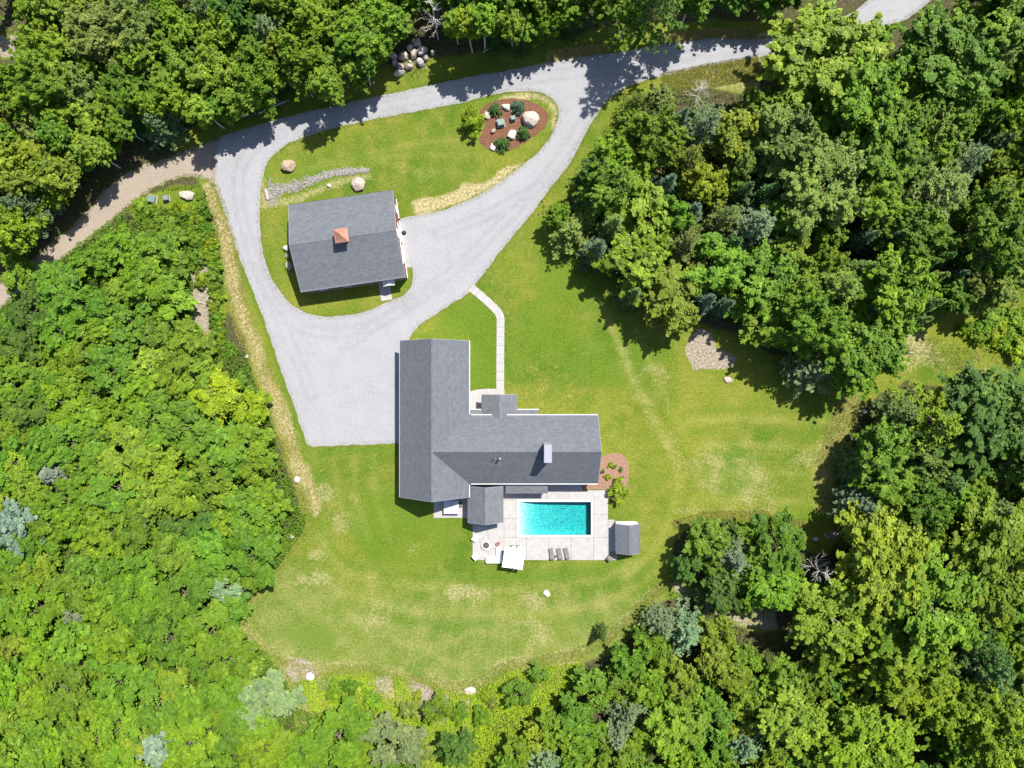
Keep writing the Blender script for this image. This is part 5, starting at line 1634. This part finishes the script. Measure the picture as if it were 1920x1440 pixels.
n1 = fill(RIGHT, 'in the right-hand wood', [(3, 'big', 90, 140, 12, 16, G1), (4, 'mid', 60, 95, 9, 13, G1), (2.0, 'pine', 70, 110, 11, 14, dict(pine=2, grey=1.5, olive=1)), (1.4, 'spruce', 45, 68, 10, 14, dict(blue=1.5, deep=1, pine=1))], 90, 1, 1, 0.56)
n2 = fill(RIGHT2, 'in the lower right wood', [(3, 'big', 90, 140, 11, 15, G1), (4, 'mid', 60, 95, 8, 12, G1), (1.5, 'pine', 70, 100, 10, 13, dict(pine=2, grey=1)), (.8, 'spruce', 42, 60, 9, 12, dict(deep=1, pine=1))], 70, 1, 2, 0.56)
n3 = fill(BOTTOM, 'in the wood along the bottom edge', [(2, 'mid', 65, 95, 7, 10, dict(mid=4, bright=4, yellow=1.5, dark=1)), (4, 'young', 52, 78, 5, 8, dict(mid=4, bright=4, yellow=1.5)), (1.2, 'pine', 55, 85, 7, 9, dict(grey=2, pine=1))], 80, 1, 3, 0.60)
n4 = fill(GROVE, 'in the round grove below the right lawn', [(1, 'young', 40, 60, 5, 8, dict(mid=2, bright=2, dark=1))], 14, 1, 4, 0.6)
n5 = fill(TOPW, 'in the wood above the road', [(2, 'big', 85, 125, 10, 15, G1), (5, 'mid', 50, 85, 8, 13, dict(mid=3, bright=5, yellow=3, olive=1, dark=.6)), (1.5, 'narrow', 34, 50, 9, 14, dict(bright=2, mid=2, yellow=1)), (0.7, 'spruce', 40, 55, 8, 12, dict(blue=1, deep=1.5)), (.5, 'pine', 60, 85, 9, 12, dict(pine=1, grey=1))], 170, 1, 5, 0.57)
n6 = fill(LEFT, 'in the low thicket left of the drive', [(4, 'young', 66, 100, 4.6, 6.5, dict(mid=6, bright=5, yellow=.7, dark=.9)), (2.5, 'young', 46, 66, 3.4, 5, dict(mid=6, bright=5, yellow=.8, dark=.5))], 205, 1, 6, 0.52)
UND = [(1, 'mid', 42, 64, 6, 8.5, dict(mid=3, bright=4, yellow=1)), (.3, 'spruce', 30, 44, 6, 9, dict(blue=1, deep=1, pine=1))]
n9 = fill(RIGHT, 'low in the right-hand wood', UND, 40, 1, 21, 0.42) + fill(RIGHT2, 'low in the lower right wood', UND, 28, 1, 22, 0.42) + fill(TOPW, 'low in the wood above the road', UND, 26, 1, 23, 0.42)
BRUSH = [(235, 385), (300, 350), (375, 345), (400, 400), (415, 470), (420, 560), (425, 620), (450, 680), (410, 660), (380, 560), (345, 470), (290, 420)]
n7 = fill(BRUSH, 'in the brush between dirt track and drive', [(3, 'bush', 16, 30, 1.0, 2.2, dict(bright=3, yellow=2, mid=2, lime=1))], 60, 1, 7, 0.6)
n10 = fill([(600, 1275), (700, 1268), (760, 1276), (850, 1304), (900, 1296), (955, 1262), (1085, 1246), (1070, 1285), (980, 1330), (900, 1400), (880, 1450), (680, 1450), (620, 1340)], 'in the fern patch below the lawn',
     [(3, 'bush', 16, 34, 1.0, 2.4, dict(bright=3, mid=3, lime=2, olive=1)), (1, 'young', 34, 52, 2.6, 4, dict(mid=2, bright=2, dark=1))], 15, 1, 31, 0.9)
n8 = fill([(1690, 640), (1730, 620), (1800, 625), (1930, 690), (1930, 570), (1860, 570), (1800, 610)], 'beside the forest track at the right edge', [(3, 'bush', 24, 44, 1.5, 2.5, dict(lime=2, bright=2))], 30, 1, 8, 0.55)
LANDMARKS = [(1535, 115, 'large yellow-green roadside tree'), (1765, 128, 'broad tree below the road'), (1465, 255, 'olive tree'), (1370, 265, 'yellowish tree'), (1530, 360, 'wide olive tree'), (1745, 370, 'leaning pine'),
    (1412, 432, 'plumed grey-green pine'), (1320, 345, 'lime-yellow tree'), (1180, 265, 'dusky pine by the drive'), (1072, 432, 'lawn-tip pine'), (1325, 655, 'bare soil patch'), (1560, 545, 'feathery pine'), (1522, 695, 'pale pine at the lawn bay'),
    (1860, 560, 'lime bushes at the right edge'), (1750, 790, 'star-shaped pine'), (1855, 790, 'wide dark tree'), (1535, 1068, 'bare dead tree'), (1725, 1130, 'largest bright tree'), (1835, 1240, 'deep green pine at the edge'), (1560, 1160, 'yellow-green tree by the gap'),
    (1478, 1350, 'yellow-flecked tree'), (1290, 1185, 'grey-green corner pine'), (1180, 1330, 'grey-green pine'), (1620, 1390, 'broad tree by the gully'), (1128, 1190, 'thin dark spruce'), (1372, 1040, 'grove pine'), (765, 105, 'rock pile'), (880, 48, 'lime green birch'),
    (1236, -10, 'tall shadow-casting pine'), (700, 62, 'round tree by the rocks'), (515, 200, 'pale fallen log'), (420, 150, 'orange-tipped tree'), (265, 65, 'olive-brown trees'), (105, 110, 'round tree by the bare patch'), (160, 235, 'tree leaning over the track'),
    (50, 385, 'pine over the dark bank'), (100, 888, 'silver-blue spruce'), (35, 985, 'silver-grey round tree'), (425, 1100, 'pale silver shrub'), (500, 1312, 'grey-green willow'), (305, 1395, 'silver-leaved tree'), (145, 1150, 'small silver shrub'), (410, 745, 'lime tree with deep shadow'),
    (240, 850, 'yellow-green thicket tree'), (320, 555, 'debris gap'), (398, 1175, 'dense tree at the lawn edge'), (190, 1385, 'bottom left bright tree'), (640, 1375, 'round tree in the ferns'), (800, 1320, 'brown scrub patch below the lawn'), (960, 1290, 'pale ledge below the lawn'), (900, 1390, 'narrow dark tree in the ferns'), (100, 600, 'dirt track end'), (350, 366, 'oblong white boulder'), (150, 720, 'left edge of the thicket'), (260, 1020, 'heart of the thicket')]
DIRS = ('right of', 'below right of', 'below', 'below left of', 'left of', 'above left of', 'above', 'above right of')
ORD = ('nearest', 'second', 'third', 'fourth', 'fifth', 'sixth', 'seventh', 'eighth', 'ninth', 'tenth', 'eleventh', 'twelfth')
def name_filled():
    bins = {}
    for o, px, py, what, region in FILLED:
        lx, ly, nick = min(LANDMARKS, key=lambda q: (q[0] - px) ** 2 + (q[1] - py) ** 2)
        k = int(round(math.atan2(py - ly, px - lx) / (math.pi / 4))) % 8
        bins.setdefault((what, DIRS[k], nick), []).append(((px - lx) ** 2 + (py - ly) ** 2, o))
    for (what, dr, nick), L in bins.items():
        L.sort(key=lambda q: q[0])
        for i, (_, o) in enumerate(L):
            o['label'] = f'{what} {dr} the {nick}' if len(L) == 1 else f'{what}, {ORD[min(i, 11)]} one {dr} the {nick}'
name_filled()
print('filled', n1, n2, n3, n4, n5, n6, n7, n8)

# ------------------------------------------------------------------ undergrowth, ferns, long grass
def scatter_leaves(name, polys, dens, hmax, ls, color, label, cat, seed, mound=4.0, avoid=(), thresh=0.0, clumpy=0.5, grow=0):
    rng = np.random.default_rng(seed)
    P = []
    for poly in polys:
        xs = [p[0] for p in poly]; ys = [p[1] for p in poly]
        area = (max(xs) - min(xs)) * (max(ys) - min(ys)) / PXM ** 2
        n = int(area * dens)
        px = rng.uniform(min(xs), max(xs), n); py = rng.uniform(min(ys), max(ys), n)
        s_ = sdf(px + rng.normal(0, 3, n), py + rng.normal(0, 3, n), poly)
        k = s_ < grow
        for av in avoid: k &= ~inside(px, py, av)
        px, py = px[k], py[k]
        x = (px - 960) / PXM; y = (720 - py) / PXM
        m = fbm(x, y, mound, seed)
        k = m > thresh
        x, y, m = x[k], y[k], m[k]
        k = rng.random(len(x)) < (1 - clumpy) + clumpy * sm(vnoise(x, y, 0.8, seed + 3), 0.25, 0.6)
        x, y, m = x[k], y[k], m[k]
        z = hmax * np.clip((m - thresh) / (1 - thresh), 0, 1) ** 0.8 * (0.25 + 0.75 * vnoise(x, y, 0.9, seed + 3)) * rng.uniform(0.55, 1.0, len(x)) + 0.05
        P.append(np.stack([x, y, z], 1))
    P = np.concatenate(P)
    N = rng.normal(size=P.shape) * 0.55 + np.array([0, 0, 1.0])
    V, T = leaf_quads(P, N, rng.uniform(0.6, 1.35, len(P)) * ls, rng)
    tint = np.clip(0.45 + 0.5 * (fbm(P[:, 0], P[:, 1], 2.5, seed + 40) - 0.5) + rng.normal(0, 0.14, len(P)), 0, 1)
    me = np_mesh(name, V, T, MAT['leaf'], {'tint': np.repeat(tint, 4)})
    o = bpy.data.objects.new(name, me)
    o.color = (*color, 1)
    COL.objects.link(o)
    tag(o, label, cat, kind='stuff')
    return len(P)
FERNX = [(560, 1268), (700, 1264), (760, 1272), (850, 1300), (900, 1292), (955, 1258), (1095, 1242), (1092, 1288), (1012, 1345), (955, 1410), (930, 1460), (600, 1460), (590, 1350)]
LAWN_IN = [p for p in LAWN]
SOILS = [[(752, 1272), (800, 1278), (845, 1305), (836, 1352), (788, 1352), (776, 1312)], [(700, 1262), (738, 1262), (742, 1306), (704, 1312)], [(590, 1262), (612, 1262), (622, 1290), (600, 1296)], [(860, 1310), (885, 1308), (880, 1335)]]
STRAWBAND = [(x - 16, y) for x, y in STRAWLINE] + [(x + 60, y) for x, y in STRAWLINE][::-1]
GAPS = [[(272, 362), (372, 352), (378, 380), (345, 390), (280, 390)], [(360, 470), (402, 470), (410, 520), (396, 640), (370, 605)]]
FERN = FERNX
c1 = scatter_leaves('undergrowth', [LEFT], 52, 3.4, 0.30, (0.104, 0.188, 0.013), 'leafy undergrowth filling the left thicket between its young trees', 'undergrowth', 1, 5.0, [LAWN_IN, STRAWBAND, DIRT, DRIVE] + GAPS, grow=30)
c2 = scatter_leaves('ferns', [FERN, [(1790, 625), (1850, 590), (1930, 570), (1930, 672), (1850, 655)], [(455, 1190), (500, 1240), (480, 1275), (455, 1240)]], 85, 1.25, 0.27, (0.255, 0.345, 0.014), 'lime green ferns and brambles below the lawn and by the forest track', 'ferns', 2, 3.0, SOILS, 0.05, 0.5)
c3 = scatter_leaves('brush', [BRUSH], 60, 1.1, 0.2, (0.115, 0.170, 0.020), 'tangled low brush between dirt track and drive', 'brush', 3, 3.0, [DIRT, DRIVE] + GAPS, 0.25)
c4 = scatter_leaves('forest_undergrowth', [RIGHT, RIGHT2, BOTTOM, GROVE, TOPW], 8.0, 1.8, 0.36, (0.085, 0.150, 0.018), 'dark low undergrowth on the forest floor', 'undergrowth', 4, 5.0, [DRIVE, DIRT], 0.35, grow=8)
c5 = scatter_leaves('track_weeds', [[(1690, 655), (1740, 630), (1925, 685), (1925, 705), (1730, 690)]], 30, 0.5, 0.18, (0.16, 0.16, 0.04), 'sparse weeds on the forest track at the right edge', 'weeds', 5, 2.0, (), 0.4)

def grass_edges():
    rng = np.random.default_rng(8)
    pts, kinds = [], []
    def along(line, closed, off0, off1, per_m, hh, colr, sgn=None):
        L = line + ([line[0]] if closed else [])
        for a, b in zip(L, L[1:]):
            a = np.array(a); b = np.array(b)
            l = np.linalg.norm(b - a) / PXM
            n = rng.poisson(per_m * l)
            if n == 0: continue
            t = rng.random(n)[:, None]
            d = (b - a) / (np.linalg.norm(b - a) + 1e-9)
            nr = np.array([-d[1], d[0]])
            q = a + (b - a) * t + nr * rng.uniform(off0, off1, n)[:, None]
            for k in range(n): pts.append((q[k, 0], q[k, 1], hh * rng.uniform(0.5, 1.3), colr + rng.normal(0, 0.1)))
    along(ISLAND, True, -6, 5, 34, 0.13, 0.5)
    along(DRIVE, False, -6, 6, 34, 0.14, 0.5)
    along(DIRT, False, -5, 4, 22, 0.35, 0.35)
    along(STRAWLINE, False, -20, 18, 110, 0.28, 0.62)
    along([(570, 910), (580, 980), (545, 1030), (505, 1085), (462, 1135), (455, 1175), (478, 1205), (530, 1240), (570, 1256), (640, 1254), (720, 1258), (790, 1278), (850, 1288), (900, 1280), (950, 1248), (1010, 1238), (1070, 1230), (1130, 1205), (1180, 1160), (1230, 1108), (1262, 1085)], False, -10, 10, 60, 0.32, 0.42)
    along([(1262, 985), (1330, 965), (1430, 966), (1510, 985)], False, -9, 9, 80, 0.4, 0.5)
    along([(1160, 640), (1190, 710), (1225, 790), (1270, 860), (1290, 930)], False, -30, 30, 22, 0.15, 0.45)
    along([(1610, 740), (1570, 800), (1545, 880), (1555, 950)], False, -18, 18, 110, 0.35, 0.6)
    along([(1240, 140), (1330, 122), (1420, 106)], False, -2, 42, 260, 0.4, 0.5)
    along([(1030, 108), (1100, 100), (1140, 96)], False, -12, 2, 120, 0.5, 0.75)
    along([(1240, 82), (1330, 68), (1420, 68)], False, -14, 2, 120, 0.5, 0.75)
    P = np.array(pts)
    n = len(P)
    x = (P[:, 0] - 960) / PXM; y = (720 - P[:, 1]) / PXM
    V, T, TI = [], [], []
    for b in range(3):
        bx = x + rng.normal(0, 0.06, n); by = y + rng.normal(0, 0.06, n)
        a = rng.uniform(0, 6.28, n); ln = P[:, 2] * rng.uniform(0.6, 1.2, n); lean = rng.uniform(0.3, 0.95, n)
        tx, ty = bx + np.cos(a) * ln * lean, by + np.sin(a) * ln * lean
        wx, wy = -np.sin(a) * 0.03, np.cos(a) * 0.03
        z0 = np.full(n, 0.0)
        V.append(np.stack([np.stack([bx - wx, by - wy, z0], 1), np.stack([bx + wx, by + wy, z0], 1), np.stack([tx, ty, ln * 0.8 + 0.02], 1)], 1))
        TI.append(np.clip(P[:, 3] + rng.normal(0, 0.08, n), 0, 1))
    V = np.concatenate(V).reshape(-1, 3)
    T = np.arange(len(V)).reshape(-1, 3)
    t = NT('grass_blade', 0.8, 0.1)
    t.col(t.ramp(t.attr('tint'), [(0.0, (0.06, 0.12, 0.012)), (0.35, (0.125, 0.165, 0.02)), (0.7, (0.32, 0.26, 0.075)), (1.0, (0.48, 0.39, 0.16))]))
    me = np_mesh('long_grass', V, T, t.m, {'tint': np.repeat(np.concatenate(TI), 3)})
    o = bpy.data.objects.new('long_grass', me)
    COL.objects.link(o)
    tag(o, 'long and dry grass along the lawn and drive edges', 'grass', kind='stuff')
    return n
ng = grass_edges()

# ------------------------------------------------------------------ fallen logs and debris
def log(p0, p1, r, label, h0=0.15, h1=0.25, mat='deadwood', group=None):
    a = W3(*p0, 0); b = W3(*p1, 0)
    a.z, b.z = h0, h1
    m = a.lerp(b, 0.5) + Vector((0.1, 0.08, 0.03))
    o = empty('fallen_log', a)
    tag(o, label, 'log', group)
    MB().tube([a, m, b], [r, r * 0.8, r * 0.35], 7).build('stem', MAT[mat], o)
    d = (b - a)
    for k in range(3):
        s = a.lerp(b, 0.45 + 0.17 * k)
        q = Vector((-d.y, d.x, 0)).normalized() * (0.5 if k % 2 else -0.5) + d.normalized() * 0.4
        MB().tube([s, s + q * 0.8 + Vector((0, 0, 0.15))], [r * 0.3, r * 0.08], 5).build('twig', MAT[mat], o)
log((486, 214), (543, 190), 0.14, 'pale fallen log lying along the drive edge at the upper left', 0.3, 0.5)
log((440, 222), (482, 215), 0.09, 'thin fallen log left of the pale one by the drive')
log((383, 492), (394, 505), 0.09, 'crooked dead stick in the debris gap left of the drive', mat='bark')
log((353, 562), (392, 572), 0.09, 'thin pale dead branch lying in the thicket debris gap')
log((375, 545), (402, 515), 0.1, 'dark dead branch beside the debris gap left of the drive', mat='bark')
log((905, 98), (935, 88), 0.1, 'fallen branch at the foot of the roadside birches')
log((925, 100), (915, 84), 0.08, 'crossed fallen branch at the foot of the roadside birches')
log((1690, 665), (1712, 660), 0.12, 'grey driftwood log at the mouth of the forest track')
print('stuff', c1, c2, c3, c4, c5, ng)
